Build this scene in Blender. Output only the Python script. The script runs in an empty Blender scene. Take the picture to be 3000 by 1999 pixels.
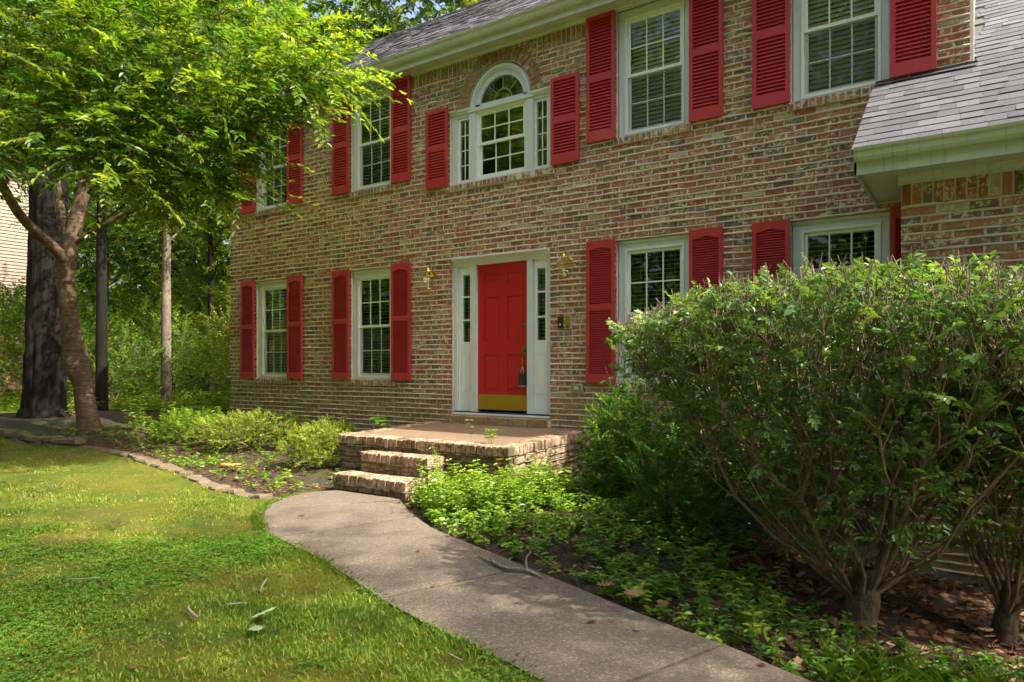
import bpy, math, random
import numpy as np
from mathutils import Matrix, Vector

random.seed(7)
RNG = np.random.default_rng(11)
sc = bpy.context.scene
COL = sc.collection
R = math.radians

# ------------------------------------------------------------------ camera, sky, sun, exposure
FPX = 2050.0                                   # focal length in photo pixels (3000 wide)
TH = math.atan(2050 / 2984)                    # yaw of the camera away from the facade normal
SN, CS = math.sin(TH), math.cos(TH)
DIST, CAMZ = 7.74, 1.36                        # distance to the facade plane y=0, eye height over the walk
cam = bpy.data.cameras.new('camera'); co = bpy.data.objects.new('camera', cam); COL.objects.link(co)
cam.sensor_width = 36; cam.lens = 36 * FPX / 3000; cam.shift_y = 77.5 / 3000
cam.clip_end = 600; cam.clip_start = .05
co.location = (0, -DIST, CAMZ); co.rotation_euler = (R(90), 0, TH)
sc.camera = co

SUN_EL, SUN_AZ = R(50), R(8.5)                   # azimuth measured from +x (right of the picture) towards +y (behind the house)
world = bpy.data.worlds.new('World'); sc.world = world; world.use_nodes = True
wn = world.node_tree.nodes; wl = world.node_tree.links
bg = wn['Background']
sky = wn.new('ShaderNodeTexSky'); sky.sky_type = 'NISHITA'; sky.sun_disc = False
sky.sun_elevation = SUN_EL; sky.sun_rotation = R(90) - SUN_AZ
sky.air_density = 1.0; sky.dust_density = 9.0; sky.ozone_density = 1.0
wl.new(sky.outputs[0], bg.inputs[0]); bg.inputs[1].default_value = 0.15
sl = bpy.data.lights.new('sun', 'SUN'); sl.energy = 3.9; sl.angle = R(0.6); sl.color = (1, .93, .8)
so = bpy.data.objects.new('sun', sl); COL.objects.link(so)
sd = Vector((math.cos(SUN_EL) * math.cos(SUN_AZ), math.cos(SUN_EL) * math.sin(SUN_AZ), math.sin(SUN_EL)))
so.rotation_euler = sd.to_track_quat('Z', 'Y').to_euler(); so.location = (12, 2, 14)
vs = sc.view_settings
vs.view_transform = 'Standard'; vs.look = 'None'; vs.gamma = 1; vs.use_curve_mapping = False
vs.exposure = 1.6

# ------------------------------------------------------------------ helpers
def proj(P):
    """world points (N,3) -> photo pixels (3000x1999) and depth"""
    P = np.asarray(P, float).reshape(-1, 3)
    dx, dy = P[:, 0], P[:, 1] + DIST
    Z = -SN * dx + CS * dy; X = CS * dx + SN * dy
    Zs = np.where(Z > .05, Z, .05)
    return np.stack([1500 + FPX * X / Zs, 1077 - FPX * (P[:, 2] - CAMZ) / Zs], 1), Z

def hash2(ix, iy, seed):
    h = (ix.astype(np.int64) * 374761393 + iy.astype(np.int64) * 668265263 + seed * 974711) & 0x7fffffff
    h = ((h ^ (h >> 13)) * 1274126177) & 0x7fffffff
    return ((h ^ (h >> 16)) & 0xffff) / 65535.0

def vnoise(x, y, s, seed=0):
    x = np.asarray(x, float) / s; y = np.asarray(y, float) / s
    ix, iy = np.floor(x), np.floor(y); fx, fy = x - ix, y - iy
    fx = fx * fx * (3 - 2 * fx); fy = fy * fy * (3 - 2 * fy)
    a = hash2(ix, iy, seed); b = hash2(ix + 1, iy, seed); c = hash2(ix, iy + 1, seed); d = hash2(ix + 1, iy + 1, seed)
    return (a * (1 - fx) + b * fx) * (1 - fy) + (c * (1 - fx) + d * fx) * fy

def fbm(x, y, s, seed=0):
    return .55 * vnoise(x, y, s, seed) + .3 * vnoise(x, y, s / 2.1, seed + 5) + .15 * vnoise(x, y, s / 4.3, seed + 9)

def mesh_np(name, V, quads=None, tris=None, tone=None, smooth=False):
    me = bpy.data.meshes.new(name)
    V = np.asarray(V, np.float32)
    me.vertices.add(len(V)); me.vertices.foreach_set('co', V.ravel())
    loops, starts, n = [], [], 0
    if quads is not None and len(quads):
        q = np.asarray(quads, np.int32); loops.append(q.ravel()); starts.append(np.arange(len(q)) * 4); n = q.size
    if tris is not None and len(tris):
        t = np.asarray(tris, np.int32); loops.append(t.ravel()); starts.append(n + np.arange(len(t)) * 3)
    L = np.concatenate(loops).astype(np.int32); S = np.concatenate(starts).astype(np.int32)
    me.loops.add(len(L)); me.loops.foreach_set('vertex_index', L)
    me.polygons.add(len(S)); me.polygons.foreach_set('loop_start', S)
    me.polygons.foreach_set('use_smooth', np.full(len(S), bool(smooth)))
    if tone is not None:
        a = me.attributes.new('tone', 'FLOAT', 'POINT'); a.data.foreach_set('value', np.asarray(tone, np.float32))
    me.update(calc_edges=True); me.validate()
    return me

def link(name, me, mat=None, parent=None, loc=None, **pr):
    o = bpy.data.objects.new(name, me); COL.objects.link(o)
    if mat is not None and me is not None and not me.materials: me.materials.append(mat)
    if loc is not None: o.location = loc
    if parent is not None:
        o.parent = parent
        if parent.type == 'EMPTY': o.matrix_parent_inverse = Matrix.Translation(-Vector(parent.location))
    for k, v in pr.items(): o[k] = v
    return o

def thing(name, label, cat, loc=(0, 0, 0), group=None):
    o = bpy.data.objects.new(name, None); COL.objects.link(o); o.location = loc; o.empty_display_size = .1
    o['label'] = label; o['category'] = cat
    if group: o['group'] = group
    return o

def tag(o, label, cat, group=None):
    o['label'] = label; o['category'] = cat
    if group: o['group'] = group
    return o

def copy_tree(o, loc, rz=0, s=1.0, label=None):
    c = o.copy(); COL.objects.link(c); c.location = loc; c.rotation_euler = (0, 0, rz)
    c.scale = (s, s, s) if not isinstance(s, tuple) else s
    if label: c['label'] = label
    for ch in [q for q in bpy.data.objects if q.parent == o]:
        d = ch.copy(); COL.objects.link(d); d.parent = c
    return c

class MB:
    """collects polygons"""
    def __init__(s): s.v = []; s.f = []; s.t = []; s.tone = .5
    def add(s, vs, fs):
        n = len(s.v); s.v += [tuple(p) for p in vs]; s.f += [tuple(i + n for i in q) for q in fs]; s.t += [s.tone] * len(vs); return s
    def box(s, x0, x1, y0, y1, z0, z1):
        v = [(x0, y0, z0), (x1, y0, z0), (x1, y1, z0), (x0, y1, z0), (x0, y0, z1), (x1, y0, z1), (x1, y1, z1), (x0, y1, z1)]
        return s.add(v, [(0, 3, 2, 1), (4, 5, 6, 7), (0, 1, 5, 4), (1, 2, 6, 5), (2, 3, 7, 6), (3, 0, 4, 7)])
    def prism(s, prof, a0, a1, axis='x'):
        """profile of (p,q) extruded along axis; x: (y,z), y: (x,z), z: (x,y)"""
        n = len(prof)
        def P(p, a): return {'x': (a, p[0], p[1]), 'y': (p[0], a, p[1]), 'z': (p[0], p[1], a)}[axis]
        v = [P(p, a0) for p in prof] + [P(p, a1) for p in prof]
        f = [(i, (i + 1) % n, n + (i + 1) % n, n + i) for i in range(n)] + [tuple(range(n))[::-1], tuple(range(n, 2 * n))]
        return s.add(v, f)
    def tube(s, pts, rad, n=8, cap=True):
        pts = [Vector(p) for p in pts]; rings = []
        up = Vector((0.13, .31, .94))
        for i, p in enumerate(pts):
            d = (pts[min(i + 1, len(pts) - 1)] - pts[max(i - 1, 0)]).normalized()
            a = d.cross(up)
            if a.length < .05: a = d.cross(Vector((1, 0, 0)))
            a.normalize(); b = d.cross(a); r = rad[i] if hasattr(rad, '__len__') else rad
            rings.append([p + a * (r * math.cos(2 * math.pi * k / n)) + b * (r * math.sin(2 * math.pi * k / n)) for k in range(n)])
        v = [q for r in rings for q in r]; f = []
        for i in range(len(rings) - 1):
            for k in range(n): f.append((i * n + k, i * n + (k + 1) % n, (i + 1) * n + (k + 1) % n, (i + 1) * n + k))
        if cap: f += [tuple(range(n))[::-1], tuple(range(len(v) - n, len(v)))]
        return s.add(v, f)
    def lathe(s, prof, cx, cy, n=12):
        v = []; f = []
        for (r, z) in prof: v += [(cx + r * math.cos(2 * math.pi * k / n), cy + r * math.sin(2 * math.pi * k / n), z) for k in range(n)]
        for i in range(len(prof) - 1):
            for k in range(n): f.append((i * n + k, i * n + (k + 1) % n, (i + 1) * n + (k + 1) % n, (i + 1) * n + k))
        return s.add(v, f)
    def mesh(s, name, smooth=False):
        me = bpy.data.meshes.new(name); me.from_pydata(s.v, [], s.f)
        if smooth: me.polygons.foreach_set('use_smooth', [True] * len(me.polygons))
        a = me.attributes.new('tone', 'FLOAT', 'POINT'); a.data.foreach_set('value', s.t)
        me.update(); return me
    def build(s, name, mat, parent=None, smooth=False, **pr):
        return link(name, s.mesh(name, smooth), mat, parent, **pr)

# ------------------------------------------------------------------ materials
def new_mat(name):
    m = bpy.data.materials.new(name); m.use_nodes = True
    nt = m.node_tree; b = nt.nodes['Principled BSDF']; return m, nt, b
def N(nt, t, **kw):
    n = nt.nodes.new(t)
    for k, v in kw.items():
        if k.startswith('i_'):
            key = k[2:]; key = int(key) if key.isdigit() else key.replace('_', ' ')
            n.inputs[key].default_value = v
        else: setattr(n, k, v)
    return n
def ramp(nt, fac, stops, interp='LINEAR'):
    r = N(nt, 'ShaderNodeValToRGB'); cr = r.color_ramp; cr.interpolation = interp
    while len(cr.elements) < len(stops): cr.elements.new(.5)
    for e, (p, c) in zip(cr.elements, stops): e.position = p; e.color = (*c, 1) if len(c) == 3 else c
    nt.links.new(fac, r.inputs[0]); return r.outputs[0]
def noise(nt, scale, detail=4, rough=.6, vec=None, dist=0.0):
    n = N(nt, 'ShaderNodeTexNoise'); n.inputs['Scale'].default_value = scale; n.inputs['Detail'].default_value = detail
    n.inputs['Roughness'].default_value = rough; n.inputs['Distortion'].default_value = dist
    if vec is None:
        g = N(nt, 'ShaderNodeNewGeometry'); vec = g.outputs['Position']
    nt.links.new(vec, n.inputs['Vector']); return n.outputs[0]
def mix(nt, fac, a, b, mode='MIX'):
    m = N(nt, 'ShaderNodeMix', data_type='RGBA', blend_type=mode)
    for sk, val in ((m.inputs[0], fac), (m.inputs[6], a), (m.inputs[7], b)):
        if hasattr(val, 'is_linked') or hasattr(val, 'links'): nt.links.new(val, sk)
        elif isinstance(val, (int, float)): sk.default_value = val
        else: sk.default_value = (*val, 1)
    return m.outputs[2]
def mapr(nt, v, a, b, c=0., d=1.):
    m = N(nt, 'ShaderNodeMapRange'); m.inputs[1].default_value = a; m.inputs[2].default_value = b
    m.inputs[3].default_value = c; m.inputs[4].default_value = d; nt.links.new(v, m.inputs[0]); return m.outputs[0]
def math_(nt, op, a, b):
    m = N(nt, 'ShaderNodeMath', operation=op)
    for sk, val in ((m.inputs[0], a), (m.inputs[1], b)):
        if isinstance(val, (int, float)): sk.default_value = val
        else: nt.links.new(val, sk)
    return m.outputs[0]
def bump(nt, b, h, strength=.4, dist=.01):
    bp = N(nt, 'ShaderNodeBump'); bp.inputs['Strength'].default_value = strength; bp.inputs['Distance'].default_value = dist
    nt.links.new(h, bp.inputs['Height']); nt.links.new(bp.outputs[0], b.inputs['Normal'])
def attr(nt, name='tone'): return N(nt, 'ShaderNodeAttribute', attribute_name=name).outputs['Fac']
def posz(nt):
    g = N(nt, 'ShaderNodeNewGeometry'); x = N(nt, 'ShaderNodeSeparateXYZ'); nt.links.new(g.outputs['Position'], x.inputs[0]); return x.outputs[2]

def plain(name, col, rough=.5, var=.12, scale=9, metal=0, bumpy=0, spec=.5):
    m, nt, b = new_mat(name)
    c = mix(nt, noise(nt, scale, 5, .65), tuple(x * (1 - var) for x in col), tuple(min(1, x * (1 + var)) for x in col))
    nt.links.new(c, b.inputs['Base Color']); b.inputs['Metallic'].default_value = metal
    b.inputs['Specular IOR Level'].default_value = spec
    nt.links.new(mapr(nt, noise(nt, scale * 4, 3), .3, .7, max(0, rough - .1), min(1, rough + .1)), b.inputs['Roughness'])
    if bumpy: bump(nt, b, noise(nt, scale * 14, 3), bumpy, .004)
    return m

def brick_mat(name, dirt=1.0, old=False, grime_shade=False):
    m, nt, b = new_mat(name)
    t = attr(nt)
    base = ramp(nt, t, [(0, (.37, .10, .062)), (.2, (.47, .19, .115)), (.34, (.31, .105, .07)), (.46, (.38, .15, .10)), (.58, (.21, .115, .085)),
                        (.68, (.38, .19, .125)), (.78, (.13, .10, .085)), (.85, (.20, .145, .115)), (.91, (.29, .115, .075)), (.95, (.52, .41, .28))], 'CONSTANT')
    n1 = noise(nt, 26, 5, .7)
    base = mix(nt, mapr(nt, n1, .3, .75), base, mix(nt, .5, base, (.19, .105, .07)))
    # remains of a pale wash, chipped off in small flakes
    wash = math_(nt, 'MULTIPLY', mapr(nt, noise(nt, 30, 6, .72, None, .3), .51, .56), mapr(nt, noise(nt, 4.2, 4, .6), .38, .58))
    base = mix(nt, wash, base, (.66, .56, .41))
    base = mix(nt, math_(nt, 'MULTIPLY', mapr(nt, noise(nt, 41, 4, .7), .60, .68), .5), base, (.09, .065, .055))
    if not old:
        zz = math_(nt, 'ADD', posz(nt), math_(nt, 'MULTIPLY', noise(nt, 1.1, 4, .6), 1.0))
        base = mix(nt, mapr(nt, zz, 1.15, 1.75, .68, 0), base, (.29, .215, .10))
        # rain-washed yellow algae film under the eaves
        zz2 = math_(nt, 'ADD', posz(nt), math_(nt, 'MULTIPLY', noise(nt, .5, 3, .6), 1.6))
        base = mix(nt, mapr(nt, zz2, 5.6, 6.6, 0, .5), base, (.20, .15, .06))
    else:
        base = mix(nt, .55, base, (.52, .37, .27)); base = mix(nt, mapr(nt, noise(nt, 5, 5, .7), .47, .6, 0, .8), base, (.075, .075, .022))
        base = mix(nt, mapr(nt, noise(nt, 13, 5, .7), .46, .66, 0, .75), base, (.075, .055, .04))
    if grime_shade: base = mix(nt, mapr(nt, noise(nt, 9, 5, .7), .25, .6, .9, .35), base, (.045, .042, .022))  # grime and moss, plus the shade of the sunless front put into the colour
    nt.links.new(base, b.inputs['Base Color'])
    b.inputs['Roughness'].default_value = .88; b.inputs['Specular IOR Level'].default_value = .25
    bump(nt, b, noise(nt, 60, 5, .75), .7, .012)
    return m

def mortar_mat(name, col=(.67, .60, .49), moss=False):
    m, nt, b = new_mat(name)
    c = mix(nt, noise(nt, 14, 5, .7), tuple(x * .62 for x in col), tuple(x * 1.2 for x in col))
    zz = math_(nt, 'ADD', posz(nt), math_(nt, 'MULTIPLY', noise(nt, 1.1, 4, .6), 1.0))
    if not moss: c = mix(nt, mapr(nt, zz, 1.15, 1.75, .40, 0), c, (.36, .30, .17))
    else: c = mix(nt, mapr(nt, noise(nt, 6, 5, .7), .42, .56, 0, .9), c, (.06, .065, .018))
    nt.links.new(c, b.inputs['Base Color']); b.inputs['Roughness'].default_value = .95; b.inputs['Specular IOR Level'].default_value = .15
    bump(nt, b, noise(nt, 120, 4, .7), .8, .006)
    return m

def leaf_mat(name, cols, trans=.5, rough=.45, spec=.35, tcol=None):
    """leaf: colour by per-leaf tone, light passing through the blade"""
    m, nt, b = new_mat(name)
    k = len(cols); c = ramp(nt, attr(nt), [(i / max(1, k - 1), cc) for i, cc in enumerate(cols)])
    c = mix(nt, mapr(nt, noise(nt, 3.0, 2), .35, .65, 0, .35), c, mix(nt, .6, c, (.9, 1, .3), 'MULTIPLY'))
    nt.links.new(c, b.inputs['Base Color']); b.inputs['Roughness'].default_value = rough; b.inputs['Specular IOR Level'].default_value = spec
    tr = N(nt, 'ShaderNodeBsdfTranslucent')
    tint = mix(nt, 1.0, c, tcol or (1.5, 1.5, .48), 'MULTIPLY')
    nt.links.new(tint, tr.inputs[0])
    ms = N(nt, 'ShaderNodeMixShader'); ms.inputs[0].default_value = trans
    nt.links.new(b.outputs[0], ms.inputs[1]); nt.links.new(tr.outputs[0], ms.inputs[2])
    nt.links.new(ms.outputs[0], nt.nodes['Material Output'].inputs[0])
    return m

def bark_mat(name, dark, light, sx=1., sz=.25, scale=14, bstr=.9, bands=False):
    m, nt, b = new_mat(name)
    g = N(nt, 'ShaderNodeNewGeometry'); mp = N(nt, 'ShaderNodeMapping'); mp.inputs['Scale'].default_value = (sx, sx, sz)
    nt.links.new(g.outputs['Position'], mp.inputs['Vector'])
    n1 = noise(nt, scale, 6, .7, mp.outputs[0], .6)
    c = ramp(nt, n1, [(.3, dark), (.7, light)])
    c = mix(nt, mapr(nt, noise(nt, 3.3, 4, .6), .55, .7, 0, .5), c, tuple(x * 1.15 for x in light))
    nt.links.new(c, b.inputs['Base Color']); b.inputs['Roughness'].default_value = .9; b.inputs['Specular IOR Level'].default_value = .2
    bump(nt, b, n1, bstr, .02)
    return m

M = {}
M['brick'] = brick_mat('brick_fired'); M['old_brick'] = brick_mat('brick_weathered', old=True); M['shaded_grimy_brick'] = brick_mat('brick_mossy_shaded', old=True, grime_shade=True)  # third brick: porch and step fronts, mossy and darkened with painted shade
M['mortar'] = mortar_mat('mortar_weeping'); M['old_mortar'] = mortar_mat('mortar_mossy', (.30, .27, .2), True)
M['trim'] = plain('paint_trim', (.57, .63, .655), .45, .08, 5)
M['vinyl'] = plain('vinyl_frame', (.74, .77, .77), .4, .04, 4)
def eave_mat():
    m, nt, b = new_mat('aluminium_eave')
    c = mix(nt, mapr(nt, noise(nt, 2.2, 5, .7), .35, .7), (.47, .50, .42), (.55, .58, .50))
    g = N(nt, 'ShaderNodeNewGeometry'); mp = N(nt, 'ShaderNodeMapping'); mp.inputs['Scale'].default_value = (38, 4, 1.2)
    nt.links.new(g.outputs['Position'], mp.inputs['Vector'])
    c = mix(nt, mapr(nt, noise(nt, 1, 4, .7, mp.outputs[0]), .56, .7, 0, .55), c, (.15, .15, .07))
    nt.links.new(c, b.inputs['Base Color']); b.inputs['Roughness'].default_value = .42; return m
M['eave'] = eave_mat()
def worn_red():
    m, nt, b = new_mat('paint_red')
    c = mix(nt, noise(nt, 2.4, 5, .65), (.36, .018, .024), (.46, .032, .038))
    c = mix(nt, mapr(nt, noise(nt, 1.1, 4, .6), .5, .75, 0, .35), c, (.52, .11, .11))        # chalking
    g = N(nt, 'ShaderNodeNewGeometry'); mp = N(nt, 'ShaderNodeMapping'); mp.inputs['Scale'].default_value = (30, 30, 2.5)
    nt.links.new(g.outputs['Position'], mp.inputs['Vector'])
    c = mix(nt, mapr(nt, noise(nt, 1, 4, .7, mp.outputs[0]), .58, .75, 0, .35), c, (.16, .03, .025))   # run-off streaks
    nt.links.new(c, b.inputs['Base Color']); nt.links.new(mapr(nt, noise(nt, 6, 3), .3, .7, .38, .65), b.inputs['Roughness']); return m
M['red'] = worn_red()
M['door_red'] = plain('paint_door_red', (.44, .010, .018), .38, .06, 3, spec=.4)
M['brass_aged'] = plain('brass_aged', (.20, .14, .045), .45, .3, 12, .8)
M['brass'] = plain('brass', (.62, .42, .07), .28, .15, 6, 1)
M['brass_dull'] = plain('brass_plate', (.42, .28, .035), .45, .2, 3, .75)
M['black'] = plain('black_plastic', (.018, .018, .02), .4, .2, 20)
M['grey_plastic'] = plain('grey_plastic', (.36, .37, .34), .5, .1, 12)
M['dark_strip'] = plain('dark_threshold', (.03, .032, .035), .5, .2, 12)
M['white_siding'] = plain('white_siding', (.72, .72, .69), .5, .05, 6)
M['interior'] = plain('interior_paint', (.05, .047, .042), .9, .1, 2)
M['blind'] = plain('blind_slat', (.86, .88, .80), .6, .04, 8)
M['concrete_plain'] = plain('foundation', (.3, .29, .27), .9, .15, 4, bumpy=.3)
M['copper'] = plain('flashing', (.05, .045, .045), .6, .3, 9)

def shingle_mat():
    m, nt, b = new_mat('asphalt_shingle')
    c = ramp(nt, attr(nt), [(0, (.03, .03, .034)), (.3, (.062, .062, .072)), (.65, (.095, .096, .112)), (1, (.17, .17, .195))])
    c = mix(nt, math_(nt, 'MULTIPLY', mapr(nt, noise(nt, 420, 2, .6), .35, .65), .5), c, mix(nt, .6, c, (.03, .03, .035)))
    c = mix(nt, mapr(nt, noise(nt, 1.6, 4, .6), .5, .75, 0, .35), c, (.12, .115, .12))
    nt.links.new(c, b.inputs['Base Color']); b.inputs['Roughness'].default_value = .92; b.inputs['Specular IOR Level'].default_value = .2
    bump(nt, b, noise(nt, 380, 2), .5, .004); return m
M['shingle'] = shingle_mat()

def glass_mat():
    m, nt, b = new_mat('window_glass')
    fr = N(nt, 'ShaderNodeFresnel'); fr.inputs[0].default_value = 1.62
    gl = N(nt, 'ShaderNodeBsdfGlossy'); gl.inputs['Roughness'].default_value = .012; gl.inputs[0].default_value = (.92, .97, .95, 1)
    tp = N(nt, 'ShaderNodeBsdfTransparent'); tp.inputs[0].default_value = (.90, .95, .92, 1)
    bp = N(nt, 'ShaderNodeBump'); bp.inputs['Strength'].default_value = .05; bp.inputs['Distance'].default_value = .05
    nt.links.new(noise(nt, 2.2, 1), bp.inputs['Height']); nt.links.new(bp.outputs[0], gl.inputs['Normal'])
    ms = N(nt, 'ShaderNodeMixShader'); nt.links.new(math_(nt, 'MULTIPLY', fr.outputs[0], 1.5), ms.inputs[0])
    nt.links.new(tp.outputs[0], ms.inputs[1]); nt.links.new(gl.outputs[0], ms.inputs[2])
    nt.links.new(ms.outputs[0], nt.nodes['Material Output'].inputs[0]); return m
M['glass'] = glass_mat()
def screen_mat():
    m, nt, b = new_mat('insect_screen')
    b.inputs['Base Color'].default_value = (.055, .065, .06, 1); b.inputs['Roughness'].default_value = .7
    tp = N(nt, 'ShaderNodeBsdfTransparent'); ms = N(nt, 'ShaderNodeMixShader'); ms.inputs[0].default_value = .26
    nt.links.new(tp.outputs[0], ms.inputs[1]); nt.links.new(b.outputs[0], ms.inputs[2])
    nt.links.new(ms.outputs[0], nt.nodes['Material Output'].inputs[0]); return m
M['screen'] = screen_mat()
def lamp_glass():
    m, nt, b = new_mat('lantern_glass')
    gl = N(nt, 'ShaderNodeBsdfGlossy'); gl.inputs['Roughness'].default_value = .05
    tp = N(nt, 'ShaderNodeBsdfTransparent'); tp.inputs[0].default_value = (.86, .84, .76, 1)
    ms = N(nt, 'ShaderNodeMixShader'); ms.inputs[0].default_value = .16
    nt.links.new(tp.outputs[0], ms.inputs[1]); nt.links.new(gl.outputs[0], ms.inputs[2])
    nt.links.new(ms.outputs[0], nt.nodes['Material Output'].inputs[0]); return m
M['lamp_glass'] = lamp_glass()

def concrete_mat(name, a, b_, speck=True, moss=0):
    m, nt, b = new_mat(name)
    c = mix(nt, noise(nt, 2.2, 6, .7), a, b_)
    c = mix(nt, mapr(nt, noise(nt, .9, 4, .6), .45, .7, 0, .5), c, tuple(x * .55 for x in a))
    if speck:
        v = N(nt, 'ShaderNodeTexVoronoi'); v.inputs['Scale'].default_value = 95
        g = N(nt, 'ShaderNodeNewGeometry'); nt.links.new(g.outputs['Position'], v.inputs['Vector'])
        sp = ramp(nt, v.outputs['Color'], [(.0, (.04, .034, .028)), (.35, (.13, .105, .08)), (.7, (.22, .175, .13)), (.92, (.48, .42, .34))])
        c = mix(nt, .30, c, sp)
    if moss: c = mix(nt, mapr(nt, noise(nt, 4, 5, .7), .6, .7, 0, moss), c, (.10, .09, .02))
    nt.links.new(c, b.inputs['Base Color']); b.inputs['Roughness'].default_value = .85; b.inputs['Specular IOR Level'].default_value = .3
    bump(nt, b, noise(nt, 140, 4, .8), .55, .006); return m
M['walk'] = concrete_mat('exposed_aggregate', (.088, .070, .054), (.15, .12, .092), True)
M['slab'] = concrete_mat('porch_concrete', (.17, .115, .07), (.27, .19, .12), False, .6)
M['stone'] = concrete_mat('edging_stone', (.10, .075, .048), (.20, .155, .10), False, .7)

def ground_mat():
    m, nt, b = new_mat('bark_mulch')
    c = ramp(nt, noise(nt, 38, 6, .75), [(.3, (.018, .012, .008)), (.52, (.055, .035, .022)), (.68, (.12, .075, .045)), (.8, (.19, .14, .09))])
    c = mix(nt, mapr(nt, noise(nt, .35, 3), .5, .62, 0, .7), c, (.05, .07, .018))
    nt.links.new(c, b.inputs['Base Color']); b.inputs['Roughness'].default_value = .95
    bump(nt, b, noise(nt, 45, 5, .8), 1.0, .04); return m
M['mulch'] = ground_mat()
def lawn_mat():
    m, nt, b = new_mat('mossy_turf')
    moss = mix(nt, noise(nt, 30, 5, .7), (.20, .19, .026), (.35, .325, .055))
    grn = mix(nt, noise(nt, 40, 5, .7), (.065, .13, .014), (.15, .23, .032))
    c = mix(nt, mapr(nt, noise(nt, 1.15, 6, .75), .36, .62), moss, grn)
    c = mix(nt, mapr(nt, noise(nt, .9, 5, .7, None, .4), .56, .68, 0, .7), c, (.19, .135, .075))
    nt.links.new(c, b.inputs['Base Color']); b.inputs['Roughness'].default_value = .95; b.inputs['Specular IOR Level'].default_value = .1
    c = mix(nt, mapr(nt, noise(nt, 130, 4, .8), .35, .7, .0, .75), c, mix(nt, .45, c, (.03, .045, .006)))
    c = mix(nt, mapr(nt, noise(nt, 75, 4, .8), .6, .72, 0, .6), c, (.30, .27, .12))
    nt.links.new(c, b.inputs['Base Color'])
    bump(nt, b, noise(nt, 110, 5, .85), 1.0, .05); return m
M['turf'] = lawn_mat()
M['grass'] = leaf_mat('grass_blade', [(.065, .15, .014), (.125, .22, .018), (.21, .28, .028), (.31, .32, .055), (.44, .38, .16)], .4, .5, .3, (1.3, 1.3, .6))
M['clover'] = leaf_mat('clover_leaf', [(.06, .17, .014), (.11, .24, .02), (.16, .28, .03)], .4, .5, .3, (1.3, 1.3, .6))
M['cherry_leaf'] = leaf_mat('cherry_leaf', [(.045, .11, .016), (.085, .17, .02), (.14, .225, .024), (.25, .31, .04)], .58, .38, .45)
M['oak_leaf'] = leaf_mat('oak_crown_leaf', [(.03, .075, .014), (.05, .11, .018), (.085, .145, .02), (.14, .17, .03)], .45, .45, .4)
M['wood_leaf'] = leaf_mat('understory_leaf', [(.04, .105, .014), (.07, .155, .018), (.135, .23, .02), (.25, .32, .035)], .5, .45, .35)
M['bright_leaf'] = leaf_mat('sunny_shrub_leaf', [(.14, .23, .022), (.24, .32, .035), (.36, .40, .06)], .5, .45, .3)
M['bush_leaf'] = leaf_mat('euonymus_leaf', [(.075, .165, .05), (.105, .21, .06), (.15, .26, .075), (.23, .32, .075)], .35, .36, .6, (1.5, 1.6, .5))
M['yew_leaf'] = leaf_mat('yew_needle', [(.025, .09, .010), (.05, .15, .012), (.12, .25, .018), (.30, .42, .03)], .3, .45, .4)
M['cover_leaf'] = leaf_mat('groundcover_leaf', [(.05, .13, .02), (.09, .20, .022), (.16, .29, .03), (.26, .37, .04)], .4, .4, .4)
M['dead_leaf'] = leaf_mat('dead_leaf', [(.08, .035, .018), (.16, .075, .035), (.27, .14, .07), (.40, .25, .14)], .2, .6, .3, (1.2, 1, .7))
M['orange_leaf'] = leaf_mat('orange_leaf', [(.5, .2, .05), (.6, .28, .08)], .2, .6, .3, (1.2, 1, .7))
M['red_leaf'] = leaf_mat('red_leaf', [(.35, .10, .04), (.42, .22, .04), (.25, .26, .04)], .4, .5, .3, (1.2, 1, .7))
M['pale_leaf'] = leaf_mat('pale_leaf', [(.15, .22, .11), (.27, .33, .20)], .15, .5, .3, (1, 1, .8))
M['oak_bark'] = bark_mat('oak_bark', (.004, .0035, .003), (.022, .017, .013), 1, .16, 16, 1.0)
M['cherry_bark'] = bark_mat('cherry_bark', (.04, .024, .016), (.19, .13, .09), .35, 2.6, 12, .7)
M['grey_bark'] = bark_mat('grey_bark', (.07, .055, .042), (.27, .22, .17), 1, .5, 14, .7)
M['stem'] = bark_mat('shrub_stem', (.10, .066, .042), (.30, .22, .15), 1, .4, 30, .5)
M['stool_bark'] = bark_mat('stool_bark', (.03, .024, .016), (.15, .125, .085), 1, .6, 34, 1.0)
M['twig'] = bark_mat('lichen_twig', (.10, .085, .068), (.30, .28, .23), 1, 1, 40, .4)
M['vine'] = plain('green_stem', (.12, .13, .04), .6, .2, 20)

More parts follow.
